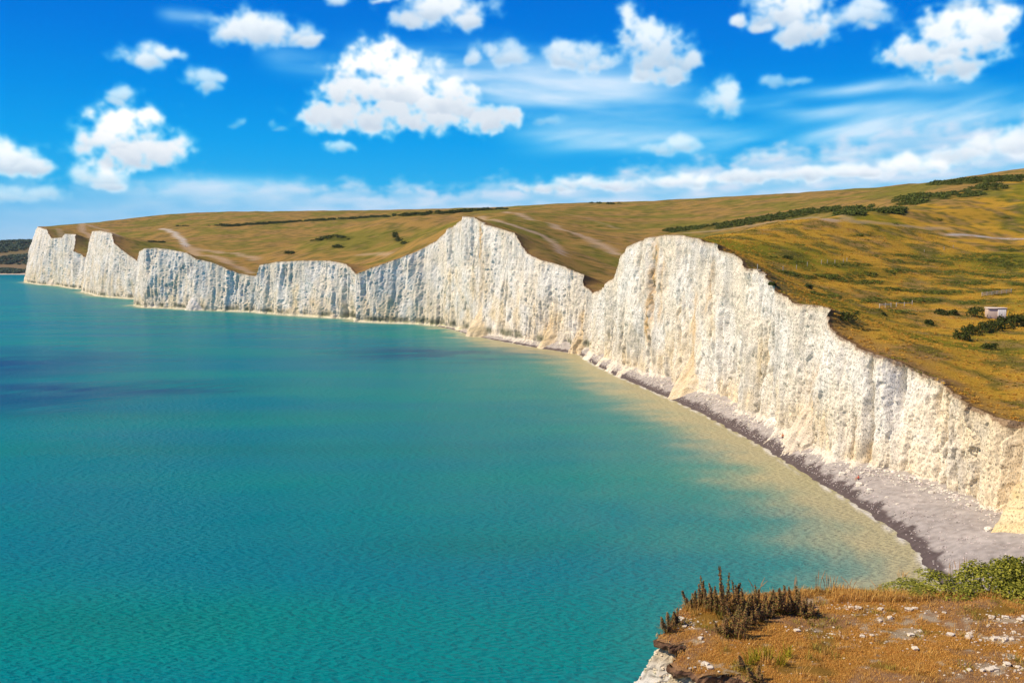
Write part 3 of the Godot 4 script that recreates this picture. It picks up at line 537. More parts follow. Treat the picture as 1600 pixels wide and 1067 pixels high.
# ------------------------------------------------------------------ sky
func paint_sky() -> Image:
	var stops := [[0.0, 150, 192, 224], [2.0, 104, 180, 227], [4.0, 46, 168, 228], [6.5, 14, 154, 227], [9.0, 4, 138, 223], [12.0, 2, 120, 216], [16.0, 2, 104, 206], [30.0, 8, 80, 176], [90.0, 8, 62, 140]]
	var strip := Image.create(4, 2048, false, Image.FORMAT_RGB8)
	for y in 2048:
		var el := (0.5 - (y + 0.5) / 2048.0) * 180.0
		var c := Color8(120, 150, 165)
		if el > 0.0:
			for k in stops.size() - 1:
				if el <= stops[k + 1][0]:
					var f: float = (el - stops[k][0]) / (stops[k + 1][0] - stops[k][0])
					c = Color8(stops[k][1], stops[k][2], stops[k][3]).lerp(Color8(stops[k + 1][1], stops[k + 1][2], stops[k + 1][3]), f)
					break
		for x in 4:
			strip.set_pixel(x, y, c)
	strip.resize(4096, 2048, Image.INTERPOLATE_NEAREST)
	var wisp := make_noise(31, 0.02, 5)
	var puff := make_noise(32, 0.045, 5)
	var low := make_noise(33, 0.03, 4)
	# thin high cloud
	for s in STREAKS:
		cirrus(strip, s[2], s[0] * 1.25, s[1] * 1.7, wisp)
	var r := RandomNumberGenerator.new()
	r.seed = 5
	for i in 46:
		var a := Vector2(r.randf_range(0, 4096), r.randf_range(780, 985))
		if a.x > 1640 and a.x < 2400 and a.y > 840:
			continue
		cirrus(strip, [a, a + Vector2(r.randf_range(80, 200), r.randf_range(-20, 20))], r.randf_range(7, 19), r.randf_range(0.35, 0.7), wisp)
	# a bank of cloud low over the land
	for x in 4096:
		var inside := smoothstep(1640.0, 1700.0, x) * (1.0 - smoothstep(2400.0, 2500.0, x))
		var rise := lerpf(0.5 + 0.5 * low.get_noise_2d(x * 0.12, 5.0), smoothstep(1700.0, 2020.0, x), inside)
		var tall := lerpf(18.0 + 24.0 * rise, lerpf(46.0, 78.0, smoothstep(1990.0, 2370.0, x)), inside)
		var top := 1024.0 - tall - 9.0 * low.get_noise_2d(x * 0.9, 40.0)
		for y in range(int(top) - 12, 1024):
			var d := (y - top) + 7.0 * puff.get_noise_2d(x * 1.4, y * 3.0)
			var a := smoothstep(-5.0, 8.0, d) * (0.30 + 0.52 * rise) * (0.85 + 0.5 * low.get_noise_2d(x * 0.7, y * 3.0))
			if a > 0.01:
				strip.set_pixel(x, y, strip.get_pixel(x, y).lerp(Color8(214, 222, 238), clampf(a, 0.0, 0.9)))
	# heaped clouds
	for cl in CLOUDS:
		heap(strip, cl[2], cl[0], cl[1], puff)
	for i in 60:
		var c := Vector2(r.randf_range(0, 4096), r.randf_range(560, 985))
		var size := r.randf_range(10, 34)
		if c.x > 1660 and c.x < 2440 and c.y > 850 - size:
			continue
		var list := []
		for k in r.randi_range(3, 7):
			list.append(Vector4(c.x + r.randf_range(-1.3, 1.3) * size, c.y + r.randf_range(-0.5, 0.35) * size, size * r.randf_range(0.5, 1.0), size * r.randf_range(0.35, 0.7)))
		heap(strip, list, r.randf_range(0.75, 1.0), r.randf_range(0.35, 0.6), puff)
	# the picture starts straight ahead (-z), so its halves change places
	var whole := Image.create(4096, 2048, false, Image.FORMAT_RGB8)
	whole.blit_rect(strip, Rect2i(2048, 0, 2048, 2048), Vector2i.ZERO)
	whole.blit_rect(strip, Rect2i(0, 0, 2048, 2048), Vector2i(2048, 0))
	return whole


func cirrus(im: Image, line: Array, half: float, strength: float, n: FastNoiseLite) -> void:
	var lo: Vector2 = line[0]
	var hi: Vector2 = line[0]
	var runs := PackedFloat32Array([0.0])
	for k in line.size():
		lo = lo.min(line[k])
		hi = hi.max(line[k])
		if k:
			runs.append(runs[k - 1] + line[k].distance_to(line[k - 1]))
	var total := runs[runs.size() - 1]
	for y in range(int(lo.y - half * 2.2), mini(int(hi.y + half * 2.2) + 1, 1023)):
		for x in range(int(lo.x - half), int(hi.x + half) + 1):
			var q := Vector2(x, y)
			var off := 1e9
			var t := 0.0
			for k in line.size() - 1:
				var e := Geometry2D.get_closest_point_to_segment(q, line[k], line[k + 1])
				var d := e.distance_to(q)
				if d < absf(off):
					off = d * (1.0 if q.y > e.y else -1.0)
					t = runs[k] + e.distance_to(line[k])
			var o := off / half
			if absf(o) > 2.2:
				continue
			var ends := smoothstep(0.0, 0.35, t / total) * (1.0 - smoothstep(0.65, 1.0, t / total))
			var v := n.get_noise_2d(t * 0.30 + lo.x, off * 2.2 + t * 0.25 + lo.y)
			var al := strength * ends * exp(-o * o * 1.2) * clampf(0.85 + 1.1 * v, 0.0, 1.6)
			if al > 0.004:
				im.set_pixel(posmod(x, 4096), y, im.get_pixel(posmod(x, 4096), y).lerp(Color8(228, 236, 248), clampf(al, 0.0, 0.85)))


func heap(im: Image, puffs: Array, opacity: float, soft: float, n: FastNoiseLite) -> void:
	var lo := Vector2(1e9, 1e9)
	var hi := Vector2(-1e9, -1e9)
	for p in puffs:
		lo = lo.min(Vector2(p.x - p.z * 2.0, p.y - p.w * 2.0))
		hi = hi.max(Vector2(p.x + p.z * 2.0, p.y + p.w * 2.0))
	var tall := (hi.y - lo.y) / 1.9
	var mid := (hi.y + lo.y) / 2.0
	var fine := clampf(tall / 40.0, 0.55, 1.0)
	for y in range(int(lo.y), mini(int(hi.y) + 1, 1023)):
		for x in range(int(lo.x), int(hi.x) + 1):
			var wx := x + 5.0 * n.get_noise_2d(x * 0.9 + 700.0, y * 0.9)
			var wy := y + 4.0 * n.get_noise_2d(x * 0.9, y * 0.9 + 900.0)
			var f := -2.0
			var lit := 0.0
			for p in puffs:
				var ex: float = (wx - p.x) / p.z
				var ey: float = (wy - p.y) / p.w
				var below := ey
				if ey > 0.0:
					ey *= 1.2
				var e := 1.0 - ex * ex - ey * ey
				if e > f:
					f = e
					lit = below
			if f < -1.7:
				continue
			var v := n.get_noise_2d(x * 1.1, y * 1.3) + 0.22 * n.get_noise_2d(x * 3.1 + 50.0, y * 3.3)
			var g := f + v * 1.15 * fine
			var a := opacity * (0.72 * smoothstep(-0.45, soft + 0.45, g) + 0.28 * smoothstep(-1.0, 0.8, f + v * 1.9))
			if a < 0.01:
				continue
			# each heap is bright above and grey beneath; the whole cloud has a flat grey floor
			var under := smoothstep(-0.35, 0.45, (y - mid) / tall + 0.30 * n.get_noise_2d(x * 0.5 + 300.0, y * 0.7))
			var shade := 0.62 * under * smoothstep(0.1, 0.8, g) + 0.30 * smoothstep(-0.1, 0.7, lit + 0.5 * v) * smoothstep(0.0, 0.5, f)
			var c := Color8(253, 253, 253).lerp(Color8(190, 205, 221), clampf(shade, 0.0, 0.95))
			im.set_pixel(posmod(x, 4096), y, im.get_pixel(posmod(x, 4096), y).lerp(c, a))


# ------------------------------------------------------------------ marks on the hills
func mark_tracks() -> void:
	for t in TRACKS:
		var line: Array = t[2]
		for k in line.size() - 1:
			var a: Vector2 = line[k]
			var b: Vector2 = line[k + 1]
			var steps := int(a.distance_to(b) / 0.8) + 1
			for s in steps:
				var c := a.lerp(b, float(s) / steps)
				var half: float = t[0] * 0.5
				for dx in range(-int(half / 1.5) - 1, int(half / 1.5) + 2):
					for dz in range(-int(half / 1.5) - 1, int(half / 1.5) + 2):
						var q := c + Vector2(dx, dz) * 1.5
						var w := clampf(1.7 - 1.3 * q.distance_to(c) / half, 0.0, 1.0) * float(t[1])
						var key := cell(q.x, q.y)
						if w > track_mask.get(key, 0.0):
							track_mask[key] = w


# ------------------------------------------------------------------ sea
func sea_line(u: float, shore_u: PackedFloat32Array, shore_v: PackedFloat32Array) -> float:
	if u < shore_u[shore_u.size() - 1]:
		return place(shore_u, shore_v, u)
	return place(edge_u, foot_v, u)


func build_sea() -> void:
	var su := PackedFloat32Array()
	var sv := PackedFloat32Array()
	for w in WATERLINE:
		var q := uv_of(w.x, w.y)
		su.append(q.x)
		sv.append(q.y)
	var us := PackedFloat32Array([-20000, -12000, -6000, -2500, -1200, -700, -450, -300, -220, -160, -120, -90, -60, -40, -20])
	var u := 0.0
	while u < 2600.0:
		us.append(u)
		u += 2.5 if u < 400.0 else (4.0 if u < 800.0 else (9.0 if u < 1700.0 else 40.0))
	us.append_array(PackedFloat32Array([3000, 4000, 6000, 10000, 16000, 24000]))
	var ws := PackedFloat32Array([-3000, -600, -100, -20, -8, -4, -2])
	var w := 0.0
	while w < 24000.0:
		ws.append(w)
		w += maxf(0.8, w * 0.055) if w < 190.0 else (11.0 if w < 620.0 else w * 0.12)
	var p := PackedVector3Array()
	var c := PackedColorArray()
	var cols := us.size()
	for j in ws.size():
		for i in cols:
			var line := sea_line(us[i], su, sv)
			var f := clampf((absf(ws[j]) - 400.0) / 3000.0, 0.0, 1.0)
			var q := xz_of(us[i], lerpf(line, 200.0, f) - ws[j])
			var swell := smoothstep(4.0, 40.0, ws[j]) * (1.0 - smoothstep(600.0, 900.0, ws[j]))
			p.append(Vector3(q.x, swell * 0.32 * n_soft.get_noise_2d(q.x * 0.22, q.y * 0.6), q.y))
			c.append(sea_color(q, us[i], ws[j]))
	var m := paint(Color.WHITE, 0.25, true)
	m.metallic_specular = 0.09
	m.normal_enabled = true
	var t := NoiseTexture2D.new()
	t.width = 2048
	t.height = 2048
	t.seamless = true
	t.noise = make_noise(41, 0.017, 6)
	t.as_normal_map = true
	t.bump_strength = 15.0
	m.normal_texture = t
	m.normal_scale = 1.0
	m.uv1_triplanar = true
	m.uv1_world_triplanar = true
	m.uv1_scale = Vector3(1.0 / 67.0, 1.0, 1.0 / 23.0)
	setting("sea", sheet(p, c, ws.size(), cols, false), m)


func sea_color(q: Vector2, u: float, w: float) -> Color:
	var a := n_patch.get_noise_2d(q.x * 0.35, q.y * 1.5) + 0.5 * n_patch.get_noise_2d(q.x * 0.9 + 300.0, q.y * 2.4)
	var green := Color(0.001, 0.210, 0.190)
	var blue := Color(0.001, 0.172, 0.212)
	var c := blue.lerp(green, clampf(0.52 + a * 1.1, 0.0, 1.0))
	for d in NAVY_PATCHES:  # soft oval areas where the sea colour turns navy
		var e := Vector2((q.x - d[0].x) / d[1], (q.y - d[0].y) / d[2])
		var g := exp(-e.length_squared() * 1.4) * clampf(0.85 + 1.2 * n_patch.get_noise_2d(q.x * 1.2, q.y * 4.0), 0.2, 1.2)
		c = c.lerp(Color(0.002, 0.055, 0.150), clampf(g * 1.1, 0.0, 0.95))
	for d in GREEN_PATCHES:
		var e := Vector2((q.x - d[0].x) / d[1], (q.y - d[0].y) / d[2])
		c = c.lerp(Color(0.004, 0.165, 0.150), exp(-e.length_squared() * 1.5) * 0.6)
	# chalk and sand stirred up along the shore
	var ragged := n_patch.get_noise_2d(q.x * 2.5, q.y * 5.0) * 9.0 + n_soft.get_noise_2d(q.x * 1.5, q.y * 3.0) * 4.0
	var sandy := 1.0 - smoothstep(400.0, 480.0, u)
	var reach := lerpf(8.0, 19.0, sandy)
	var milk := 1.0 - smoothstep(reach * 0.25, reach * 1.7, w + ragged)
	var tint := Color(0.40, 0.41, 0.25).lerp(Color(0.47, 0.40, 0.21), sandy)
	c = c.lerp(tint, clampf(milk * 0.85, 0.0, 0.85))
	var haze2 := 1.0 - smoothstep(reach * 1.0, reach * 3.6, w + ragged * 1.8)
	c = c.lerp(Color(0.06, 0.25, 0.19), clampf(haze2 * 0.6 * (1.0 - milk), 0.0, 1.0))
	# broken wash at the very edge
	var foam := smoothstep(-0.05, 0.2, n_small.get_noise_2d(q.x * 0.5, q.y * 0.5)) * (1.0 - smoothstep(0.3, 1.3, absf(w - 0.7)))
	c = c.lerp(Color(0.75, 0.74, 0.70), 0.7 * foam)
	return c


# ------------------------------------------------------------------ cliffs
func cones_at(u: float, up: float) -> Vector2:
	var out := 0.0
	var kind := -1.0
	for k in CONES:
		var side: float = absf(u + 1.6 * n_soft.get_noise_2d(u * 2.0, up * 2.0) - k[0]) / k[2]
		var h: float = k[1] * (1.0 - pow(side, 1.4)) + 0.6 * n_small.get_noise_2d(u * 0.7, up * 0.4)
		if h > up and (h - up) * 0.5 > out:
			out = (h - up) * 0.5
			kind = k[3]
	return Vector2(out, kind)


func build_cliffs() -> void:
	var total := 0.0
	for i in COAST_FOOT.size() - 1:
		var a: Vector3 = COAST_FOOT[i]
		var b: Vector3 = COAST_FOOT[i + 1]
		var ea: Vector3 = COAST_EDGE[i]
		var eb: Vector3 = COAST_EDGE[i + 1]
		var length := maxf(a.distance_to(b), ea.distance_to(eb) * 0.7)
		var far := Vector2((a.x + b.x) / 2.0, (a.z + b.z) / 2.0).length()
		var ds := clampf(far / 780.0, 0.2, 2.2)
		if i < 6 or i > COAST_FOOT.size() - 5:
			ds = 4.0
		var n := maxi(1, int(ceil(length / ds)))
		for k in n:
			var f := float(k) / n
			col_foot.append(a.lerp(b, f))
			col_edge.append(ea.lerp(eb, f))
			col_s.append(total + length * f)
		total += length
	var cols := col_foot.size()
	for i in cols:
		var lo := i
		var hi := i
		while lo > 0 and col_s[i] - col_s[lo] < 7.0:
			lo -= 1
		while hi < cols - 1 and col_s[hi] - col_s[i] < 7.0:
			hi += 1
		var t := Vector2(col_foot[hi].x - col_foot[lo].x, col_foot[hi].z - col_foot[lo].z).normalized()
		col_out.append(Vector2(t.y, -t.x))
	var block := FastNoiseLite.new()
	block.seed = 21
	block.noise_type = FastNoiseLite.TYPE_CELLULAR
	block.cellular_return_type = FastNoiseLite.RETURN_CELL_VALUE
	block.frequency = 0.16
	var slab := block.duplicate()
	slab.seed = 22
	slab.frequency = 0.55
	var rows := 112
	var p := PackedVector3Array()
	var c := PackedColorArray()
	p.resize(rows * cols)
	c.resize(rows * cols)
	for k in cols:
		var f := col_foot[k]
		var e := col_edge[k]
		var s := col_s[k]
		var o := col_out[k]
		var u := uv_of(f.x, f.z).x
		var tall := e.y - f.y
		var far := clampf((Vector2(f.x, f.z).length() - 250.0) / 900.0, 0.0, 1.0)
		var scale := lerpf(1.0, 1.15, far)
		for r in rows:
			var t := float(r) / (rows - 1)
			var y := lerpf(f.y - 4.5, e.y, t)
			var up := y - f.y
			var sw := s + 10.0 * n_soft.get_noise_2d(s * 0.35, y * 0.12)
			var d := (n_big.get_noise_2d(sw * lerpf(0.8, 0.5, far), y * 0.10) * 2.5) * scale
			var crack := 0.5 + 0.5 * n_mid.get_noise_2d(sw + 1.2 * n_small.get_noise_2d(s * 0.3, y * 0.2), y * 0.045 + 40.0)
			d -= (crack * 0.7 + pow(clampf(crack, 0.0, 1.0), 5.0) * 2.6 * (1.0 - 0.8 * smoothstep(0.88, 1.0, t))) * lerpf(0.25, 1.15, smoothstep(-0.3, 0.3, n_soft.get_noise_2d(s * 0.55 + 40.0, y * 0.3))) * lerpf(1.0, 0.8, far)
			d += block.get_noise_2d(s + 2.5 * n_small.get_noise_2d(s * 0.4, y * 0.25), y * 0.16 + 4.0 * n_soft.get_noise_2d(s * 2.0, y)) * 0.65 * lerpf(1.0, 1.3, far)
			d += slab.get_noise_2d(s + n_small.get_noise_2d(s, y * 0.2), y * 0.08) * 0.4
			var worn := 0.35 + 0.9 * smoothstep(-0.25, 0.3, n_soft.get_noise_2d(s * 0.8, y * 0.5 + 60.0))
			d += (n_small.get_noise_2d(s, y * 0.10) * 0.5 + n_small.get_noise_2d(s * 2.6, y * 0.32) * 0.26 + n_small.get_noise_2d(s * 5.0, y * 1.6) * 0.12) * worn
			d += 0.07 * n_small.get_noise_2d(s * 0.12, y * 2.2)
			var fade := 1.0 - smoothstep(0.95, 1.0, t) * 0.2
			d *= fade
			var cone := cones_at(u, up)
			var apron := maxf(0.0, 0.7 + 2.0 * n_soft.get_noise_2d(s * 1.3, 3.0) + 0.5 * n_small.get_noise_2d(s, up) - up) * 0.9
			d += maxf(cone.x, apron)
			if u > 560.0 or u < 60.0:
				d -= 0.9 * exp(-absf(up - 1.5) * 0.8) * smoothstep(-0.2, 0.5, n_soft.get_noise_2d(s * 0.8, 9.0))
			var q := Vector2(f.x, f.z).lerp(Vector2(e.x, e.z), t * t * 0.4 + t * 0.6) + o * d
			p[r * cols + k] = Vector3(q.x, y, q.y)
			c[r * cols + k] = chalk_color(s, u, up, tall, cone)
		top_row.append(p[(rows - 1) * cols + k])
	var m := paint(Color.WHITE, 0.95, true)
	m.metallic_specular = 0.2
	var specks := grain(51, 0.045, 0.52)
	specks.color_ramp.set_offset(0, 0.22)
	specks.color_ramp.set_offset(1, 0.40)
	m.albedo_texture = specks
	m.uv1_triplanar = true
	m.uv1_world_triplanar = true
	m.uv1_scale = Vector3(0.16, 0.07, 0.16)
	m.heightmap_enabled = true
	m.heightmap_texture = relief(52, 0.04)
	m.heightmap_scale = 8.0
	# one cliff for each headland, parted at the clefts
	var cuts := [0]
	for gap in [81.0, 328.0, 593.0, 709.0, 900.0, 1230.0]:
		for k in cols:
			if uv_of(col_foot[k].x, col_foot[k].z).x >= gap:
				cuts.append(k)
				break
	cuts.append(cols - 1)
	for g in cuts.size() - 1:
		var a: int = cuts[g]
		var b: int = cuts[g + 1]
		var sp := PackedVector3Array()
		var sc := PackedColorArray()
		for r in rows:
			sp.append_array(p.slice(r * cols + a, r * cols + b + 1))
			sc.append_array(c.slice(r * cols + a, r * cols + b + 1))
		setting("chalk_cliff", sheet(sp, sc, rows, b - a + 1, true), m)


const STAINS := [[253.0, 12.0, 46.0, 2.6, 0.85], [246.0, 18.0, 42.0, 1.6, 0.5], [218.0, 4.0, 30.0, 1.8, 0.7], [456.0, 40.0, 60.0, 1.5, 0.95], [452.0, 12.0, 40.0, 3.5, 0.5], [372.0, 1.0, 12.0, 4.5, 0.7], [345.0, 0.0, 16.0, 2.5, 0.6], [209.0, 24.0, 40.0, 0.9, 0.5], [142.0, 2.0, 18.0, 5.0, 0.4], [640.0, 0.0, 14.0, 20.0, 0.3]]


func chalk_color(s: float, u: float, up: float, tall: float, cone: Vector2) -> Color:
	var c := Color(0.90, 0.855, 0.765)
	var cream := 0.40 * smoothstep(-0.35, 0.4, n_soft.get_noise_2d(s * 0.9, up * 0.9)) + 0.45 * smoothstep(0.05, 0.35, 0.45 - up / maxf(tall, 1.0) + 0.6 * n_soft.get_noise_2d(s * 1.4, up * 0.8))
	cream = maxf(cream, 0.8 * smoothstep(122.0, 86.0, u + 22.0 * n_soft.get_noise_2d(s * 1.2, up * 1.2)))
	c = c.lerp(Color(0.83, 0.67, 0.42), clampf(cream, 0.0, 0.9))
	for k in STAINS:
		var x: float = (u + (up - 20.0) * 0.06 * sin(k[0]) + 1.2 * n_small.get_noise_2d(u * 0.4, up * 0.3) - k[0]) / k[3]
		var g := exp(-x * x) * smoothstep(k[1] - 3.0, k[1] + 2.0, up) * (1.0 - smoothstep(k[2] - 4.0, k[2] + 3.0, up))
		g *= clampf(0.75 + n_small.get_noise_2d(s * 0.8, up * 0.25), 0.2, 1.0)
		c = c.lerp(Color(0.62, 0.37, 0.11), clampf(g * k[4] * 1.1, 0.0, 0.9))
	# greyer vertical streaks, and pits
	var streak := smoothstep(0.05, 0.5, n_mid.get_noise_2d(s * 1.3 + 500.0, up * 0.10)) * smoothstep(-0.25, 0.25, n_soft.get_noise_2d(s * 0.5 + 9.0, up * 0.5))
	c = c.lerp(Color(0.44, 0.43, 0.39), streak * 0.5)
	var pit := smoothstep(0.24, 0.38, n_small.get_noise_2d(s * 2.4 + 20.0, up * 0.8) + 0.25 * n_small.get_noise_2d(s * 0.5 + 90.0, up * 0.3))
	c = c.lerp(Color(0.34, 0.31, 0.25), pit * 0.45)
	# beds of flint
	var bed := smoothstep(0.80, 0.97, sin(up * 2.1 + 0.8 * n_soft.get_noise_2d(s * 0.4, 0.0) + s * 0.01)) * smoothstep(0.0, 0.3, n_soft.get_noise_2d(s * 1.1, up))
	c = c.lerp(Color(0.42, 0.39, 0.33), bed * 0.32)
	# weed on the tidal foot, with shade under the notch painted in
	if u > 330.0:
		var weed_shade := exp(-pow((up - 2.6 - n_soft.get_noise_2d(s, 1.0)) / 1.9, 2.0)) * smoothstep(-0.25, 0.25, n_soft.get_noise_2d(s * 1.1, 77.0) + (0.35 if u > 520.0 and u < 590.0 else -0.05))
		c = c.lerp(Color(0.16, 0.17, 0.11), clampf(weed_shade * 0.95, 0.0, 0.85))
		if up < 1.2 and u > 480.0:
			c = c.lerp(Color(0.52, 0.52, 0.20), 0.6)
	if cone.y >= 0.0:
		var heapc: Color = [Color(0.84, 0.80, 0.73), Color(0.76, 0.60, 0.36), Color(0.74, 0.64, 0.50), Color(0.68, 0.52, 0.25)][int(cone.y)]
		c = c.lerp(heapc, clampf(0.6 + 0.5 * n_small.get_noise_2d(s, up), 0.3, 0.9))
	elif up < 1.0:
		c = c.lerp(Color(0.78, 0.72, 0.62), 0.5)
	# soil under the turf
	var soil := tall - up - (0.25 + 0.45 * smoothstep(140.0, 110.0, u)) * (1.0 + 1.4 * n_small.get_noise_2d(s * 0.5, 8.0))
	if soil < 0.0:
		c = c.lerp(Color(0.26, 0.15, 0.07), 0.8)
	elif soil < 1.6:
		c = c.lerp(Color(0.60, 0.44, 0.22), 0.45 * (1.0 - soil / 1.6))
	return c


# ------------------------------------------------------------------ hills
func turf_color(x: float, z: float, u: float, vr: float) -> Color:
	# turf is more golden east of the dry valley than on the downs beyond
	var east_turf := 1.0 - smoothstep(-1.0, 1.0, (u + 40.0 * n_patch.get_noise_2d(x * 2.0, z * 2.0) - 0.25 * vr - 285.0) / 12.0)
	var a := n_patch.get_noise_2d(x * 0.9, z * 0.9)
	var b := n_patch.get_noise_2d(x * 4.0 + 70.0, z * 4.0)
	var d := n_soft.get_noise_2d(x * 3.0, z * 3.0)
	var gold := Color(0.58, 0.365, 0.105).lerp(Color(0.82, 0.485, 0.060), east_turf)
	var olive := Color(0.36, 0.315, 0.066).lerp(Color(0.38, 0.335, 0.036), east_turf)
	var brown := Color(0.50, 0.31, 0.135)
	var c := gold.lerp(olive, smoothstep(-0.18, 0.30, a + 0.5 * b))
	c = c.lerp(brown, smoothstep(0.0, 0.4, b - a * 0.6) * 0.65)
	c = c.lerp(Color(0.15, 0.175, 0.028), smoothstep(0.08, 0.34, d + b * 0.6) * 0.7)
	# trodden, sun-burnt strip along the edge
	var rim := 1.0 - smoothstep(2.0, 16.0 + 10.0 * b, vr)
	c = c.lerp(Color(0.48, 0.28, 0.11), rim * 0.6)
	if vr < 1.2 + 1.4 * d:
		c = c.lerp(Color(0.27, 0.155, 0.075), 0.75)
	var g: float = scrub_mask.get(cell(x, z), 0.0)
	c = c.lerp(Color(0.12, 0.135, 0.026), g)
	var t: float = track_mask.get(cell(x, z), 0.0)
	if t > 0.0:
		c = c.lerp(Color(0.80, 0.58, 0.35) if t < 0.85 else Color(0.84, 0.76, 0.62), clampf(t * (1.3 + 0.5 * d), 0.0, 0.95))
	return c


func build_hills() -> void:
	for list in [VALLEY_SCRUB, HILLTOP_SCRUB, FAR_HEDGE, SLOPE_SCRUB]:
		for e in list:
			var weight := 0.45 if list == SLOPE_SCRUB else 0.8
			var count := int((e[1].length() + 2.0) * (e[2].length() + 2.0) * 1.6) + 6
			for i in count:
				var ang := rng.randf() * TAU
				var rad := sqrt(rng.randf()) * 1.1
				var q: Vector2 = e[0] + e[1] * cos(ang) * rad + e[2] * sin(ang) * rad
				scrub_mask[cell(q.x, q.y)] = weight
	var m := paint(Color.WHITE, 1.0, true)
	m.metallic_specular = 0.0
	m.albedo_texture = grain(61, 0.05, 0.5)
	m.uv1_triplanar = true
	m.uv1_world_triplanar = true
	m.uv1_scale = Vector3(0.09, 0.09, 0.09)
	m.heightmap_enabled = true
	m.heightmap_texture = relief(62, 0.04)
	m.heightmap_scale = 8.0
	var cols := top_row.size()
	var vs := PackedFloat32Array([0.0])
	var step := 0.35
	while vs[vs.size() - 1] < 30.0:
		vs.append(vs[vs.size() - 1] + step)
		step *= 1.16
	var last := vs[vs.size() - 1]
	hill_sheet(vs, 1, m)
	vs = PackedFloat32Array([last])
	while vs[vs.size() - 1] < 800.0:
		vs.append(vs[vs.size() - 1] + (4.0 if vs[vs.size() - 1] < 520.0 else 14.0))
	hill_sheet(vs, 2, m)


func hill_sheet(vs: PackedFloat32Array, every: int, m: Material) -> void:
	var p := PackedVector3Array()
	var c := PackedColorArray()
	var ks := range(0, top_row.size(), every)
	var first := vs[0] < 0.1
	for v in vs:
		for k in ks:
			var e := col_edge[k]
			var top := top_row[k]
			var q0 := uv_of(e.x, e.z)
			var x := top.x + (e.x - top.x) * clampf(v / 14.0, 0.0, 1.0) + INLAND.x * v
			var z := top.z + (e.z - top.z) * clampf(v / 14.0, 0.0, 1.0) + INLAND.y * v
			var h := hill(q0.x, v) if v > 0.0 else top.y
			if v > 0.0 and v < 2.0:
				h += 0.12 * n_small.get_noise_2d(x, z)
			p.append(Vector3(x, h, z))
			c.append(turf_color(x, z, q0.x, v))
	setting("downland", sheet(p, c, vs.size(), ks.size(), true), m)


# ------------------------------------------------------------------ beach
func build_beach() -> void:
	var su := PackedFloat32Array()
	var sv := PackedFloat32Array()
	for w in WATERLINE:
		var q := uv_of(w.x, w.y)
		su.append(q.x)
		sv.append(q.y)
	var us := PackedFloat32Array()
	var u := su[0]
	while u < 520.0:
		us.append(u)
		u += 0.45 if u < 200.0 else 1.0
	var ts := PackedFloat32Array()
	for i in 49:
		ts.append(i / 48.0)
	var p := PackedVector3Array()
	var c := PackedColorArray()
	for t in ts:
		for uk in us:
			var wl := place(su, sv, uk)
			var ft := maxf(place(edge_u, foot_v, uk), wl + 0.5) + 2.0
			var hf: float = 3.4 * (1.0 - smoothstep(330.0, 470.0, uk)) + 0.8
			var v := lerpf(wl - 9.0, ft, t)
			var q := xz_of(uk, v)
			var rise := (v - wl) / maxf(ft - wl, 1.0)
			var h := (hf * pow(maxf(rise, 0.0), 0.75)) if rise > 0.0 else (v - wl) * 0.14
			var cusp := n_soft.get_noise_2d(uk * 3.4, 4.0)
			h += 0.10 * n_small.get_noise_2d(q.x * 0.5, q.y * 0.5) * clampf(rise * 5.0, 0.0, 1.0)
			h += (0.34 * cusp + 0.16 * n_small.get_noise_2d(uk * 0.45, 12.0)) * exp(-absf(v - wl) * 0.45)
			if rise > 0.25:
				h += 0.16 * n_mid.get_noise_2d(v * 0.8, uk * 0.06)
			p.append(Vector3(q.x, h, q.y))
			var wet := v - wl - (1.7 + 3.0 * absf(cusp) + 1.2 * n_small.get_noise_2d(uk * 0.5, 31.0)) * (1.0 - smoothstep(150.0, 330.0, uk) * 0.7)
			var dry := Color(0.63, 0.575, 0.525).lerp(Color(0.74, 0.675, 0.61), smoothstep(-0.2, 0.5, n_soft.get_noise_2d(q.x * 2.0, q.y * 2.0)))
			dry = dry.lerp(Color(0.50, 0.435, 0.385), smoothstep(0.1, 0.5, n_small.get_noise_2d(uk * 0.3, v * 1.2)) * 0.6)
			var col := Color(0.185, 0.145, 0.135).lerp(dry, smoothstep(-0.3, 0.5, wet))
			col = col * (0.86 + 0.34 * n_small.get_noise_2d(q.x * 1.1, q.y * 1.1) + 0.10)
			col.a = 1.0
			if rise > 0.62:
				col = col.lerp(Color(0.72, 0.67, 0.60), smoothstep(0.0, 0.35, n_small.get_noise_2d(q.x * 0.9, q.y * 0.9) + rise - 0.85) * 0.85)
			c.append(col)
	var m := paint(Color.WHITE, 0.9, true)
	m.metallic_specular = 0.25
	m.albedo_texture = grain(71, 0.16, 0.55)
	m.uv1_triplanar = true
	m.uv1_world_triplanar = true
	m.uv1_scale = Vector3(0.25, 0.25, 0.25)
	m.heightmap_enabled = true
	m.heightmap_texture = relief(72, 0.12)
	m.heightmap_scale = 2.0
	setting("shingle_beach", sheet(p, c, ts.size(), us.size(), true), m)


# ------------------------------------------------------------------ the headland across the bay
func far_height(x: float, z: float) -> float:
	var d := (-1990.0 - z) / 560.0
	var h := 76.0 * smoothstep(0.05, 1.0, d) + 5.0 * clampf(d * 8.0, 0.0, 1.0)
	return h * (0.9 + 0.16 * n_patch.get_noise_2d(x * 0.3, z * 0.3)) - 1.2


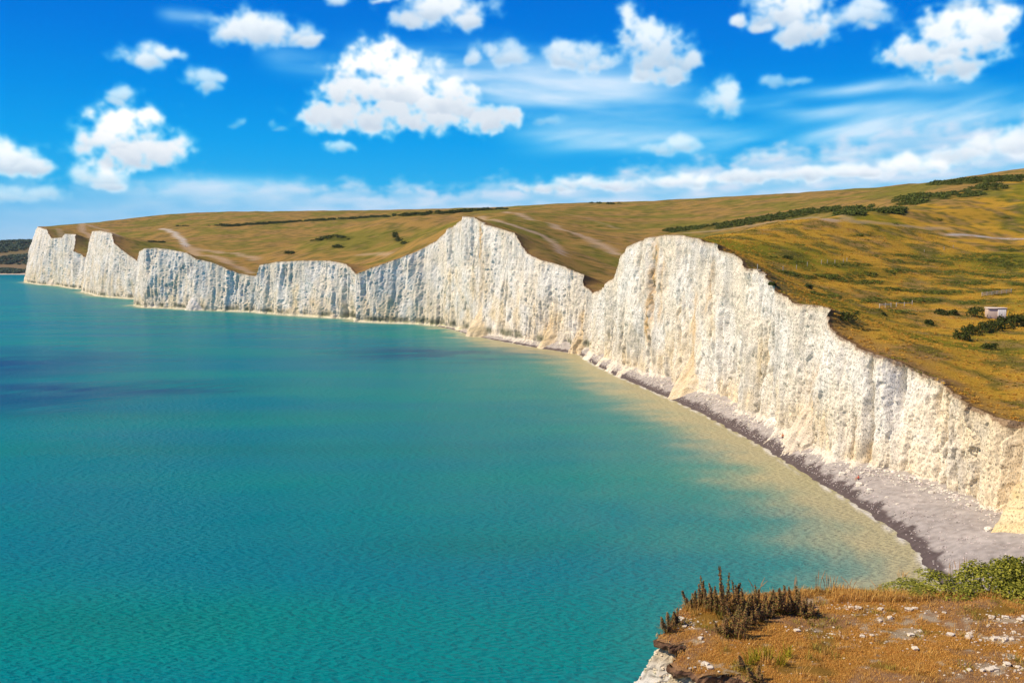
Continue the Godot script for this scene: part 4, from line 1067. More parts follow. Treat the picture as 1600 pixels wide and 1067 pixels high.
func build_far_headland() -> void:
	var p := PackedVector3Array()
	var c := PackedColorArray()
	for r in 60:
		for k in 60:
			var x := -2100.0 + k * 24.0
			var z := -1975.0 - r * 18.0
			var h := far_height(x, z)
			p.append(Vector3(x, h, z))
			var a := n_patch.get_noise_2d(x * 0.6, z * 0.6)
			var col := Color(0.20, 0.145, 0.07).lerp(Color(0.11, 0.11, 0.04), smoothstep(-0.2, 0.3, a))
			if h < 3.4:
				col = Color(0.55, 0.44, 0.32)
			c.append(col)
	setting("headland", sheet(p, c, 60, 60, false), paint(Color.WHITE, 1.0, true))
	# woods in three belts
	var mm := MultiMesh.new()
	mm.transform_format = MultiMesh.TRANSFORM_3D
	mm.use_colors = true
	mm.mesh = leaf_dome(91, 70, 0.26, Color(0.075, 0.12, 0.075), Color(0.13, 0.18, 0.10))  # leaf colours lightened and blued, painting distance haze into them
	var at: Array[Transform3D] = []
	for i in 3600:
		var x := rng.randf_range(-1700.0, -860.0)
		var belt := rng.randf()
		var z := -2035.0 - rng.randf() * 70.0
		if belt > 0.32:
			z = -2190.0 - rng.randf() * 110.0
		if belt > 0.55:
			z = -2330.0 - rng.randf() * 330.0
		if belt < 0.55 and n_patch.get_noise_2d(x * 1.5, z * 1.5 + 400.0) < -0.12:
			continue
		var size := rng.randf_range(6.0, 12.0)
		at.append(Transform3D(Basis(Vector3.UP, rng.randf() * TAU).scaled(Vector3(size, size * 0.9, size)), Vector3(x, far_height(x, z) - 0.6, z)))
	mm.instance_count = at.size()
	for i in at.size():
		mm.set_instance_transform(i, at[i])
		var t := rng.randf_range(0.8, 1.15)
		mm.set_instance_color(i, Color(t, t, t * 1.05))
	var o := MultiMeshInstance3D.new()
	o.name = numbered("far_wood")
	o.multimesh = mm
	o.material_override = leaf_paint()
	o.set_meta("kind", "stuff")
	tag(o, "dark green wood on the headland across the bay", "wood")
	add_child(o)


# ------------------------------------------------------------------ leaves
var leaf_material: StandardMaterial3D
var straw_material: StandardMaterial3D


func straw_paint() -> StandardMaterial3D:
	if straw_material == null:
		straw_material = paint(Color.WHITE, 0.85, true)
		straw_material.backlight_enabled = true
		straw_material.backlight = lin(0.30, 0.20, 0.07)
	return straw_material



func leaf_paint() -> StandardMaterial3D:
	if leaf_material == null:
		leaf_material = paint(Color.WHITE, 0.75, true)
		leaf_material.backlight_enabled = true
		leaf_material.backlight = lin(0.25, 0.3, 0.08)
	return leaf_material


# leaf-sized faces spread through a dome of radius 1 and height 1
func leaf_dome(sd: int, count: int, size: float, dark: Color, light: Color) -> ArrayMesh:
	var r := RandomNumberGenerator.new()
	r.seed = sd
	var lumps := []
	for i in 6:
		lumps.append(Vector3(r.randf_range(-0.6, 0.6), r.randf_range(0.2, 0.62), r.randf_range(-0.6, 0.6)))
	var p := PackedVector3Array()
	var c := PackedColorArray()
	for i in count:
		var l: Vector3 = lumps[i % 6]
		var dir := Vector3(r.randfn(), absf(r.randfn()) * 0.9, r.randfn()).normalized()
		var at := l + dir * 0.40 * pow(r.randf(), 0.35)
		if i % 5 < 2:
			var a := r.randf() * TAU
			var low_at := r.randf()
			at = Vector3(cos(a), 0, sin(a)) * (1.0 - 0.45 * low_at * low_at) * r.randf_range(0.75, 1.0) + Vector3(0, low_at * 0.55, 0)
			dir = Vector3(cos(a), 0.5, sin(a)).normalized()
		var face := (dir + Vector3(r.randfn(), r.randfn() + 0.5, r.randfn()) * 0.6).normalized()
		var side := face.cross(Vector3(r.randfn(), r.randfn(), r.randfn())).normalized()
		var up := side.cross(face)
		var s := size * r.randf_range(0.6, 1.25)
		var tip := at + up * s
		var low := at - up * s * 0.7
		var lft := at - side * s * 0.55 - face * s * 0.12
		var rgt := at + side * s * 0.55 - face * s * 0.12
		p.append_array([low, lft, tip, low, tip, rgt])
		var col := dark.lerp(light, r.randf())
		for k in 6:
			c.append(col)
	var arr := []
	arr.resize(Mesh.ARRAY_MAX)
	arr[Mesh.ARRAY_VERTEX] = p
	arr[Mesh.ARRAY_COLOR] = c
	var m := ArrayMesh.new()
	m.add_surface_from_arrays(Mesh.PRIMITIVE_TRIANGLES, arr)
	return m


func scatter(called: String, label: String, category: String, mesh: Mesh, m: Material, at: Array[Transform3D], tone := Vector2(0.8, 1.2)) -> void:
	var mm := MultiMesh.new()
	mm.transform_format = MultiMesh.TRANSFORM_3D
	mm.use_colors = true
	mm.mesh = mesh
	mm.instance_count = at.size()
	for i in at.size():
		mm.set_instance_transform(i, at[i])
		var t := rng.randf_range(tone.x, tone.y)
		mm.set_instance_color(i, Color(t, t * rng.randf_range(0.94, 1.04), t))
	var o := MultiMeshInstance3D.new()
	o.name = numbered(called)
	o.multimesh = mm
	o.material_override = m
	o.set_meta("kind", "stuff")
	tag(o, label, category)
	add_child(o)


func build_scrub() -> void:
	scrub_in(FAR_HEDGE, "scrub", "long dark belt of scrub along the far brown downs", Vector2(2.2, 4.2), 0.75, 101, Color(0.055, 0.075, 0.018), Color(0.11, 0.13, 0.03))
	scrub_in(VALLEY_SCRUB, "scrub", "dark green thicket filling the valley behind the grassy crest", Vector2(1.6, 3.4), 0.8, 102, Color(0.07, 0.095, 0.016), Color(0.16, 0.185, 0.034))
	scrub_in(HILLTOP_SCRUB, "scrub", "dark green thicket crowning the hilltop", Vector2(1.8, 3.6), 0.85, 103, Color(0.075, 0.10, 0.016), Color(0.17, 0.19, 0.034))
	scrub_in(SLOPE_SCRUB, "scrub", "low green bramble patches scattered over the golden slope", Vector2(0.7, 1.9), 0.38, 104, Color(0.10, 0.13, 0.016), Color(0.24, 0.25, 0.036))


func scrub_in(list: Array, called: String, label: String, size: Vector2, height: float, sd: int, dark: Color, light: Color) -> void:
	var at: Array[Transform3D] = []
	for e in list:
		for i in int(e[3] * 1.3):
			var ang := rng.randf() * TAU
			var rad := sqrt(rng.randf())
			var q: Vector2 = e[0] + e[1] * cos(ang) * rad + e[2] * sin(ang) * rad
			if n_soft.get_noise_2d(q.x * 0.8, q.y * 0.8) < -0.22:
				continue
			var s := rng.randf_range(size.x, size.y) * (1.15 - 0.45 * rad)
			var h := ground_at(q.x, q.y)
			at.append(Transform3D(Basis(Vector3.UP, rng.randf() * TAU).scaled(Vector3(s, s * height * rng.randf_range(0.75, 1.2), s)), Vector3(q.x, h - 0.1, q.y)))
	scatter(called, label, "scrub", leaf_dome(sd, 120, 0.20, dark, light), leaf_paint(), at)


func build_tussocks() -> void:
	var tuft := blades(420, 26, 1.0, 0.28, 0.05, Color(0.46, 0.27, 0.04), Color(0.80, 0.49, 0.08))
	var olive := blades(421, 26, 0.8, 0.30, 0.06, Color(0.16, 0.15, 0.02), Color(0.36, 0.30, 0.045))
	var a: Array[Transform3D] = []
	var g: Array[Transform3D] = []
	for i in 26000:
		var u := rng.randf_range(78.0, 300.0)
		var vr := 1.0 + 190.0 * pow(rng.randf(), 1.3)
		var q := xz_of(u, place(edge_u, edge_v, u) + vr)
		if track_mask.has(cell(q.x, q.y)):
			continue
		var lush := n_patch.get_noise_2d(q.x * 4.0 + 70.0, q.y * 4.0) + 0.5 * n_soft.get_noise_2d(q.x * 3.0, q.y * 3.0)
		if lush < -0.05 and rng.randf() < 0.6:
			continue
		var s := rng.randf_range(0.25, 0.6)
		var t := Transform3D(Basis(Vector3.UP, rng.randf() * TAU).scaled(Vector3(s * 1.5, s * rng.randf_range(0.5, 0.95), s * 1.5)), Vector3(q.x, hill(u, vr) - 0.03, q.y))
		if lush + rng.randf_range(-0.15, 0.15) > 0.12:
			g.append(t)
		else:
			a.append(t)
	scatter("tussock_grass", "golden tussocks of rough grass on the slope above the near cliff", "grass", tuft, straw_paint(), a, Vector2(0.75, 1.2))
	scatter("tussock_grass", "olive-green tussocks of rough grass on the slope above the near cliff", "grass", olive, straw_paint(), g, Vector2(0.7, 1.25))


func shrub(called: String, label: String, at: Vector3, wide: float, tall: float, leaves: int, leaf: float, dark: Color, light: Color, sd: int, group := "", long := 1.0) -> Node3D:
	var t := thing(called, label, "shrub", at, rng.randf() * TAU if long == 1.0 else 0.0, group)
	var f := part(t, "foliage", leaf_dome(sd, leaves, leaf / (wide * 0.5), dark, light), leaf_paint())
	f.set_meta("kind", "stuff")
	f.scale = Vector3(wide * 0.5 * long, tall, wide * 0.5)
	var st := SurfaceTool.new()
	st.begin(Mesh.PRIMITIVE_TRIANGLES)
	for i in 7:
		var a := i * 0.9
		var tip := Vector3(cos(a) * wide * 0.25, tall * 0.62, sin(a) * wide * 0.25)
		stick(st, Vector3(cos(a) * 0.04, -0.15, sin(a) * 0.04), tip, maxf(0.012, wide * 0.012), 0.004)
	st.generate_normals()
	part(t, "stem", st.commit(), paint(lin(0.10, 0.07, 0.04)))
	return t


func stick(st: SurfaceTool, a: Vector3, b: Vector3, ra: float, rb: float, sides := 5) -> void:
	var d := (b - a).normalized()
	var x := d.cross(Vector3(0.31, 0.2, 0.93)).normalized()
	var y := d.cross(x)
	for i in sides:
		var t0 := TAU * i / sides
		var t1 := TAU * (i + 1) / sides
		var e0 := x * cos(t0) + y * sin(t0)
		var e1 := x * cos(t1) + y * sin(t1)
		st.add_vertex(a + e0 * ra); st.add_vertex(b + e0 * rb); st.add_vertex(a + e1 * ra)
		st.add_vertex(a + e1 * ra); st.add_vertex(b + e0 * rb); st.add_vertex(b + e1 * rb)


func build_bushes() -> void:
	var say := ["low green mound of a bush near the cliff edge above the white face", "flat dark bush on the slope just left of the concrete hut's thicket", "dense dark green bush growing against the concrete hut", "small dark bush with a pale dead branch beside it", "small low bush between the dark thicket and the hut", "small dark tussock by the fence posts", "small dark tussock below the fence posts", "tiny dark tussock at the clifftop", "grey-green tussock below the hedge by the hut", "tiny bush beside the yellow-green flower patch"]
	for i in BUSHES.size():
		var b: Array = BUSHES[i]
		shrub("bush", say[i], Vector3(b[0].x, ground_at(b[0].x, b[0].y) - 0.05, b[0].y), b[1] * 1.05, b[2] * 1.25, 520, 0.28, Color(0.030, 0.045, 0.008), Color(0.085, 0.105, 0.018), 200 + i)
	for i in HEDGE.size():
		var b: Array = HEDGE[i]
		shrub("hedge_bush", "dark green upright bush in the hedge in front of the hut", Vector3(b[0].x, ground_at(b[0].x, b[0].y) - 0.05, b[0].y), b[1] * 1.4, b[2] * 1.15, 620, 0.30, Color(0.035, 0.050, 0.008), Color(0.10, 0.115, 0.02), 230 + i, "hedge in front of the hut")
	var q: Vector2 = PINK_PLANT
	shrub("flowering_patch", "low yellow-green flowering patch beside the white rails", Vector3(q.x, ground_at(q.x, q.y), q.y), 7.0, 0.6, 620, 0.22, Color(0.16, 0.20, 0.03), Color(0.42, 0.44, 0.10), 260)


# ------------------------------------------------------------------ hut, posts and rails
func box(size: Vector3, at: Vector3, bevel := 0.02) -> ArrayMesh:
	var st := SurfaceTool.new()
	st.begin(Mesh.PRIMITIVE_TRIANGLES)
	var h := size * 0.5
	var axes := [Vector3.RIGHT, Vector3.UP, Vector3.BACK]
	var corner := func(s: Vector3, flat: int) -> Vector3:
		var v := Vector3(s.x * (h.x - bevel), s.y * (h.y - bevel), s.z * (h.z - bevel))
		v[flat] = s[flat] * h[flat]
		return at + v
	var quad := func(a: Vector3, b: Vector3, c: Vector3, d: Vector3) -> void:
		var n := (b - a).cross(c - a)
		if n.dot((a + b + c + d) / 4.0 - at) > 0.0:
			st.add_vertex(a); st.add_vertex(c); st.add_vertex(b); st.add_vertex(a); st.add_vertex(d); st.add_vertex(c)
		else:
			st.add_vertex(a); st.add_vertex(b); st.add_vertex(c); st.add_vertex(a); st.add_vertex(c); st.add_vertex(d)
	for f in 3:
		var g := (f + 1) % 3
		var k := (f + 2) % 3
		for s in [-1.0, 1.0]:
			var v := []
			for e in [[-1.0, -1.0], [1.0, -1.0], [1.0, 1.0], [-1.0, 1.0]]:
				var w := Vector3.ZERO
				w[f] = s; w[g] = e[0]; w[k] = e[1]
				v.append(corner.call(w, f))
			quad.call(v[0], v[1], v[2], v[3])
		for s in [-1.0, 1.0]:
			for t in [-1.0, 1.0]:
				var v := []
				for e in [-1.0, 1.0]:
					var w := Vector3.ZERO
					w[f] = e; w[g] = s; w[k] = t
					v.append(corner.call(w, g))
					v.append(corner.call(w, k))
				quad.call(v[0], v[1], v[3], v[2])
	st.generate_normals()
	return st.commit()


func build_hut_and_fences() -> void:
	var q: Vector2 = HUT
	var y := ground_at(q.x, q.y)
	var hut := thing("hut", "small flat-roofed concrete hut with a white door on the grassy slope", "hut", Vector3(q.x, y - 0.1, q.y), -0.20)
	var wall := paint(lin(0.78, 0.62, 0.52), 0.95)
	wall.albedo_texture = grain(111, 0.03, 0.72, 256)
	wall.uv1_triplanar = true
	part(hut, "wall", box(Vector3(4.8, 2.9, 3.2), Vector3(0, 1.35, 0)), wall)
	var roof := part(hut, "roof", box(Vector3(5.2, 0.22, 3.6), Vector3(0, 2.92, 0)), paint(lin(0.80, 0.70, 0.58)))
	roof.set_meta("label", "pale flat concrete roof slab")
	var door := part(hut, "door", box(Vector3(2.2, 2.55, 0.12), Vector3(1.25, 1.35, 1.64)), paint(lin(0.80, 0.78, 0.74), 0.7))
	door.set_meta("label", "wide white boarded door")
	for k in 5:
		part(door, "board", box(Vector3(0.40, 2.46, 0.03), Vector3(0.39 + k * 0.43, 1.35, 1.715), 0.008), paint(lin(0.82, 0.80, 0.76), 0.7))
	part(hut, "lintel", box(Vector3(2.4, 0.16, 0.16), Vector3(1.25, 2.70, 1.68)), paint(lin(0.25, 0.20, 0.17)))
	# fence posts
	var wood := paint(lin(0.46, 0.41, 0.33), 0.95)
	var first: Node3D
	for i in POSTS.size():
		var s: Vector2 = POSTS[i]
		var at := Vector3(s.x, ground_at(s.x, s.y) - 0.2, s.y)
		if i == 0:
			first = thing("fence_post", "pale wooden fence post in the row crossing the golden slope", "fence post", at, 0.3, "fence posts along the slope")
			part(first, "shaft", box(Vector3(0.16, 1.7, 0.16), Vector3(0, 0.85, 0)), wood)
			part(first, "cap", box(Vector3(0.20, 0.07, 0.20), Vector3(0, 1.735, 0), 0.015), wood)
		else:
			var words := "pale wooden fence post in the row crossing the golden slope"
			if i >= 8 and i <= 10:
				words = "solitary wooden fence post high on the slope, below the chalk path"
			elif i == 11:
				words = "wooden fence post standing at the very edge of the cliff"
			copy_of(first, "fence_post", at, rng.randf() * 1.5, Vector3(1, rng.randf_range(0.8, 1.1), 1), words)
	# white rails, and a long panel fence
	var say := ["short white rail fence beside the flower patch, nearer the cliff", "thin white rail leaning in the grass behind the flower patch", "long pale post-and-rail fence on the slope above the hut"]
	for i in RAILS.size():
		var a: Vector2 = RAILS[i][0]
		var b: Vector2 = RAILS[i][1]
		var ya := ground_at(a.x, a.y)
		var yb := ground_at(b.x, b.y)
		var length := a.distance_to(b)
		var f := thing("rail_fence", say[i], "fence", Vector3(a.x, ya, a.y))
		var m := paint(lin(0.62, 0.56, 0.46) if i < 2 else lin(0.55, 0.48, 0.40), 0.9)
		var n := 3 if i < 2 else 7
		for k in n:
			var d := float(k) / (n - 1)
			var foot := Vector3((b.x - a.x) * d, ground_at(lerpf(a.x, b.x, d), lerpf(a.y, b.y, d)) - ya - 0.2, (b.y - a.y) * d)
			part(f, "post", box(Vector3(0.16, 1.45, 0.16), foot + Vector3(0, 0.72, 0)), m)
		for k in (1 if i == 1 else (2 if i == 0 else 4)):
			var st := SurfaceTool.new()
			st.begin(Mesh.PRIMITIVE_TRIANGLES)
			var up := 1.05 - k * 0.30
			stick(st, Vector3(0, up, 0), Vector3(b.x - a.x, yb - ya + up * (0.4 if i == 1 else 1.0), b.y - a.y), 0.06, 0.06, 6)
			st.generate_normals()
			part(f, "rail", st.commit(), m)


# ------------------------------------------------------------------ fallen chalk
func stone_mesh(sd: int, rough := 0.55) -> ArrayMesh:
	var n := make_noise(sd, 0.9, 2)
	var p := PackedVector3Array()
	var rows := 9
	var cols := 13
	for r in rows:
		for k in cols:
			var th := PI * r / (rows - 1)
			var ph := TAU * (k % (cols - 1)) / (cols - 1)
			var d := Vector3(sin(th) * cos(ph), cos(th), sin(th) * sin(ph))
			var f := 1.0 + rough * 2.0 * n.get_noise_3dv(d * 1.6)
			var v := d * f
			v = Vector3(clampf(v.x, -0.8, 0.7), clampf(v.y, -0.7, 0.62), clampf(v.z, -0.72, 0.8))
			p.append(v * 0.5)
	return sheet(p, PackedColorArray(), rows, cols, true, false)


func beach_height(q: Vector2) -> float:
	var g := uv_of(q.x, q.y)
	var wl := shore(g.x)
	var ft := maxf(place(edge_u, foot_v, g.x), wl + 0.5) + 2.0
	var hf: float = 3.4 * (1.0 - smoothstep(330.0, 470.0, g.x)) + 0.8
	var rise := (g.y - wl) / maxf(ft - wl, 1.0)
	return hf * pow(maxf(rise, 0.0), 0.75) if rise > 0.0 else (g.y - wl) * 0.14


func shore(u: float) -> float:
	for i in WATERLINE.size() - 1:
		var a := uv_of(WATERLINE[i].x, WATERLINE[i].y)
		var b := uv_of(WATERLINE[i + 1].x, WATERLINE[i + 1].y)
		if u >= a.x and u <= b.x:
			return lerpf(a.y, b.y, (u - a.x) / maxf(b.x - a.x, 0.001))
	return uv_of(WATERLINE[0].x, WATERLINE[0].y).y


func build_rocks() -> void:
	var chalk := paint(Color.WHITE, 0.95, true)
	chalk.albedo_color = lin(0.74, 0.69, 0.59)
	var shapes := [stone_mesh(301), stone_mesh(302), stone_mesh(303), stone_mesh(304)]
	var small: Array[Transform3D] = []
	for i in 5200:
		var u := rng.randf_range(62.0, 505.0)
		var near := rng.randf()
		var v := place(edge_u, foot_v, u) - 0.3 - 5.5 * near * near * (0.5 + absf(n_soft.get_noise_2d(u * 1.3, 3.0)) * 2.0)
		if v < shore(u) + 0.8:
			continue
		var q := xz_of(u, v)
		var s := rng.randf_range(0.18, 0.75) * (1.2 - 0.7 * near)
		small.append(Transform3D(Basis.from_euler(Vector3(rng.randf() * 0.6, rng.randf() * TAU, rng.randf() * 0.6)).scaled(Vector3(s, s * 0.7, s)), Vector3(q.x, beach_height(q) + s * 0.15, q.y)))
	scatter("chalk_rubble", "white chalk rubble strewn along the foot of the cliffs", "rubble", shapes[0], chalk, small, Vector2(0.82, 1.05))
	var cobbles: Array[Transform3D] = []
	for i in 9000:
		var u := rng.randf_range(40.0, 330.0)
		var wl := shore(u)
		var v := lerpf(wl + 0.6, place(edge_u, foot_v, u), rng.randf())
		var q := xz_of(u, v)
		var s := rng.randf_range(0.10, 0.34)
		cobbles.append(Transform3D(Basis(Vector3.UP, rng.randf() * TAU).scaled(Vector3(s, s * 0.6, s)), Vector3(q.x, beach_height(q) + s * 0.1, q.y)))
	var flint := paint(Color.WHITE, 0.8, true)
	flint.albedo_color = lin(0.50, 0.45, 0.41)
	scatter("cobbles", "grey flint cobbles strewn over the shingle beach", "cobbles", shapes[1], flint, cobbles, Vector2(0.45, 1.5))
	var group := "chalk boulders on the beach"
	for i in 44:
		var u := rng.randf_range(80.0, 330.0)
		var span := place(edge_u, foot_v, u) - shore(u)
		var v := shore(u) + span * rng.randf_range(0.30, 0.88)
		var q := xz_of(u, v)
		var s := rng.randf_range(0.7, 1.7)
		var o := thing("chalk_boulder", ("large white chalk boulder lying on the grey shingle" if s > 1.35 else ("middling white chalk boulder on the grey shingle" if s > 1.0 else "small white chalk boulder on the grey shingle below the cliffs")), "boulder", Vector3(q.x, beach_height(q) + s * 0.16, q.y), rng.randf() * TAU, group)
		var b := part(o, "stone", shapes[i % 4], chalk)
		b.scale = Vector3(s, s * rng.randf_range(0.5, 0.8), s * rng.randf_range(0.7, 1.2))


# ------------------------------------------------------------------ people
# joints with radii, bones between them; the body is one skin over all bones
func body_mesh(joints: Dictionary, bones: Array, cell_size: float, colors: Callable) -> ArrayMesh:
	var lo := Vector3(9, 9, 9)
	var hi := -lo
	for j in joints.values():
		lo = lo.min(Vector3(j.x, j.y, j.z) - Vector3.ONE * (j.w + 0.05))
		hi = hi.max(Vector3(j.x, j.y, j.z) + Vector3.ONE * (j.w + 0.05))
	var n := Vector3i(((hi - lo) / cell_size).ceil()) + Vector3i.ONE
	var field := PackedFloat32Array()
	field.resize(n.x * n.y * n.z)
	field.fill(1.0)
	for b in bones:
		var a: Vector4 = joints[b[0]]
		var c: Vector4 = joints[b[1]]
		var pa := Vector3(a.x, a.y, a.z)
		var pc := Vector3(c.x, c.y, c.z)
		var reach := maxf(a.w, c.w) + 0.06
		var from := Vector3i(((pa.min(pc) - Vector3.ONE * reach - lo) / cell_size).floor()).clamp(Vector3i.ZERO, n - Vector3i.ONE)
		var to := Vector3i(((pa.max(pc) + Vector3.ONE * reach - lo) / cell_size).ceil()).clamp(Vector3i.ZERO, n - Vector3i.ONE)
		var ab := pc - pa
		var len2 := maxf(ab.length_squared(), 1e-6)
		for z in range(from.z, to.z + 1):
			for y in range(from.y, to.y + 1):
				for x in range(from.x, to.x + 1):
					var q := lo + Vector3(x, y, z) * cell_size
					var t := clampf((q - pa).dot(ab) / len2, 0.0, 1.0)
					var d := q.distance_to(pa + ab * t) - lerpf(a.w, c.w, t)
					var at := (z * n.y + y) * n.x + x
					var e := field[at]
					var h := maxf(0.025 - absf(d - e), 0.0) / 0.025
					field[at] = minf(d, e) - h * h * 0.025 * 0.25
	var vert := {}
	var p := PackedVector3Array()
	var col := PackedColorArray()
	var stride := [1, n.x, n.x * n.y]
	for z in n.z - 1:
		for y in n.y - 1:
			for x in n.x - 1:
				var at := (z * n.y + y) * n.x + x
				var inside := 0
				var sum := Vector3.ZERO
				var cross := 0
				for e in 12:
					var axis := e / 4
					var o1: int = (e & 1)
					var o2: int = (e >> 1) & 1
					var base := Vector3i.ZERO
					base[(axis + 1) % 3] = o1
					base[(axis + 2) % 3] = o2
					var i0: int = at + base.x + base.y * n.x + base.z * n.x * n.y
					var f0 := field[i0]
					var f1 := field[i0 + stride[axis]]
					if (f0 < 0.0) != (f1 < 0.0):
						var q := Vector3(base)
						q[axis] += f0 / (f0 - f1)
						sum += q
						cross += 1
				if cross:
					vert[at] = p.size()
					var w := lo + (Vector3(x, y, z) + sum / cross) * cell_size
					p.append(w)
					col.append(colors.call(w))
	var idx := PackedInt32Array()
	for z in range(1, n.z - 1):
		for y in range(1, n.y - 1):
			for x in range(1, n.x - 1):
				var at := (z * n.y + y) * n.x + x
				for axis in 3:
					var f0 := field[at]
					var f1 := field[at + stride[axis]]
					if (f0 < 0.0) == (f1 < 0.0):
						continue
					var s1: int = stride[(axis + 1) % 3]
					var s2: int = stride[(axis + 2) % 3]
					var a: int = vert[at - s1 - s2]
					var b: int = vert[at - s2]
					var c: int = vert[at]
					var d: int = vert[at - s1]
					if f0 < 0.0:
						idx.append_array([a, c, b, a, d, c])
					else:
						idx.append_array([a, b, c, a, c, d])
	var nrm := PackedVector3Array()
	nrm.resize(p.size())
	for i in range(0, idx.size(), 3):
		var fn := (p[idx[i + 2]] - p[idx[i]]).cross(p[idx[i + 1]] - p[idx[i]])
		for k in 3:
			nrm[idx[i + k]] += fn
	for i in nrm.size():
		nrm[i] = nrm[i].normalized()
	var arr := []
	arr.resize(Mesh.ARRAY_MAX)
	arr[Mesh.ARRAY_VERTEX] = p
	arr[Mesh.ARRAY_NORMAL] = nrm
	arr[Mesh.ARRAY_COLOR] = col
	arr[Mesh.ARRAY_INDEX] = idx
	var m := ArrayMesh.new()
	m.add_surface_from_arrays(Mesh.PRIMITIVE_TRIANGLES, arr)
	return m


const BONES := [["pelvis", "chest"], ["chest", "neck"], ["neck", "head"], ["head", "crown"], ["chest", "shoulder_l"], ["chest", "shoulder_r"], ["shoulder_l", "elbow_l"], ["elbow_l", "wrist_l"], ["wrist_l", "hand_l"], ["shoulder_r", "elbow_r"], ["elbow_r", "wrist_r"], ["wrist_r", "hand_r"], ["pelvis", "hip_l"], ["pelvis", "hip_r"], ["hip_l", "knee_l"], ["knee_l", "ankle_l"], ["ankle_l", "toe_l"], ["hip_r", "knee_r"], ["knee_r", "ankle_r"], ["ankle_r", "toe_r"], ["head", "nose"], ["hand_l", "index_l"], ["hand_l", "ring_l"], ["wrist_l", "thumb_l"], ["hand_r", "index_r"], ["hand_r", "ring_r"], ["wrist_r", "thumb_r"]]


func hands(j: Dictionary) -> Dictionary:
	for s in ["l", "r"]:
		var w: Vector4 = j["wrist_" + s]
		var h: Vector4 = j["hand_" + s]
		var d := (Vector3(h.x, h.y, h.z) - Vector3(w.x, w.y, w.z)).normalized()
		var side := d.cross(Vector3.RIGHT).normalized()
		var e := Vector3(h.x, h.y, h.z)
		for f in [["index_", 0.022, 0.085], ["ring_", -0.022, 0.075], ["thumb_", 0.055, 0.02]]:
			var q: Vector3 = e + side * float(f[1]) + d * float(f[2])
			j[f[0] + s] = Vector4(q.x, q.y, q.z, 0.011)
	return j


func standing_joints(stride: float, lean := 0.0) -> Dictionary:
	return hands({"pelvis": Vector4(0, 0.95, 0, 0.125), "chest": Vector4(0, 1.27, lean * 0.4, 0.135), "neck": Vector4(0, 1.48, lean * 0.6, 0.055), "head": Vector4(0, 1.60, lean * 0.6 + 0.01, 0.088), "crown": Vector4(0, 1.66, lean * 0.6 - 0.01, 0.09), "nose": Vector4(0, 1.60, lean * 0.6 + 0.10, 0.014),
		"shoulder_l": Vector4(0.19, 1.40, lean * 0.5, 0.062), "shoulder_r": Vector4(-0.19, 1.40, lean * 0.5, 0.062), "elbow_l": Vector4(0.25, 1.13, -0.03 + stride * 0.3, 0.044), "elbow_r": Vector4(-0.25, 1.13, -0.03 - stride * 0.3, 0.044), "wrist_l": Vector4(0.26, 0.90, 0.06 + stride * 0.4, 0.030), "wrist_r": Vector4(-0.26, 0.90, 0.06 - stride * 0.2, 0.030), "hand_l": Vector4(0.26, 0.82, 0.08 + stride * 0.4, 0.032), "hand_r": Vector4(-0.26, 0.82, 0.08 - stride * 0.2, 0.032),
		"hip_l": Vector4(0.095, 0.90, 0, 0.098), "hip_r": Vector4(-0.095, 0.90, 0, 0.098), "knee_l": Vector4(0.105, 0.50, 0.03 - stride * 0.35, 0.062), "knee_r": Vector4(-0.105, 0.50, 0.03 + stride * 0.45, 0.062), "ankle_l": Vector4(0.11, 0.085, -0.03 - stride, 0.042), "ankle_r": Vector4(-0.11, 0.085, -0.02 + stride, 0.042), "toe_l": Vector4(0.125, 0.04, 0.13 - stride, 0.036), "toe_r": Vector4(-0.125, 0.04, 0.14 + stride, 0.036)})


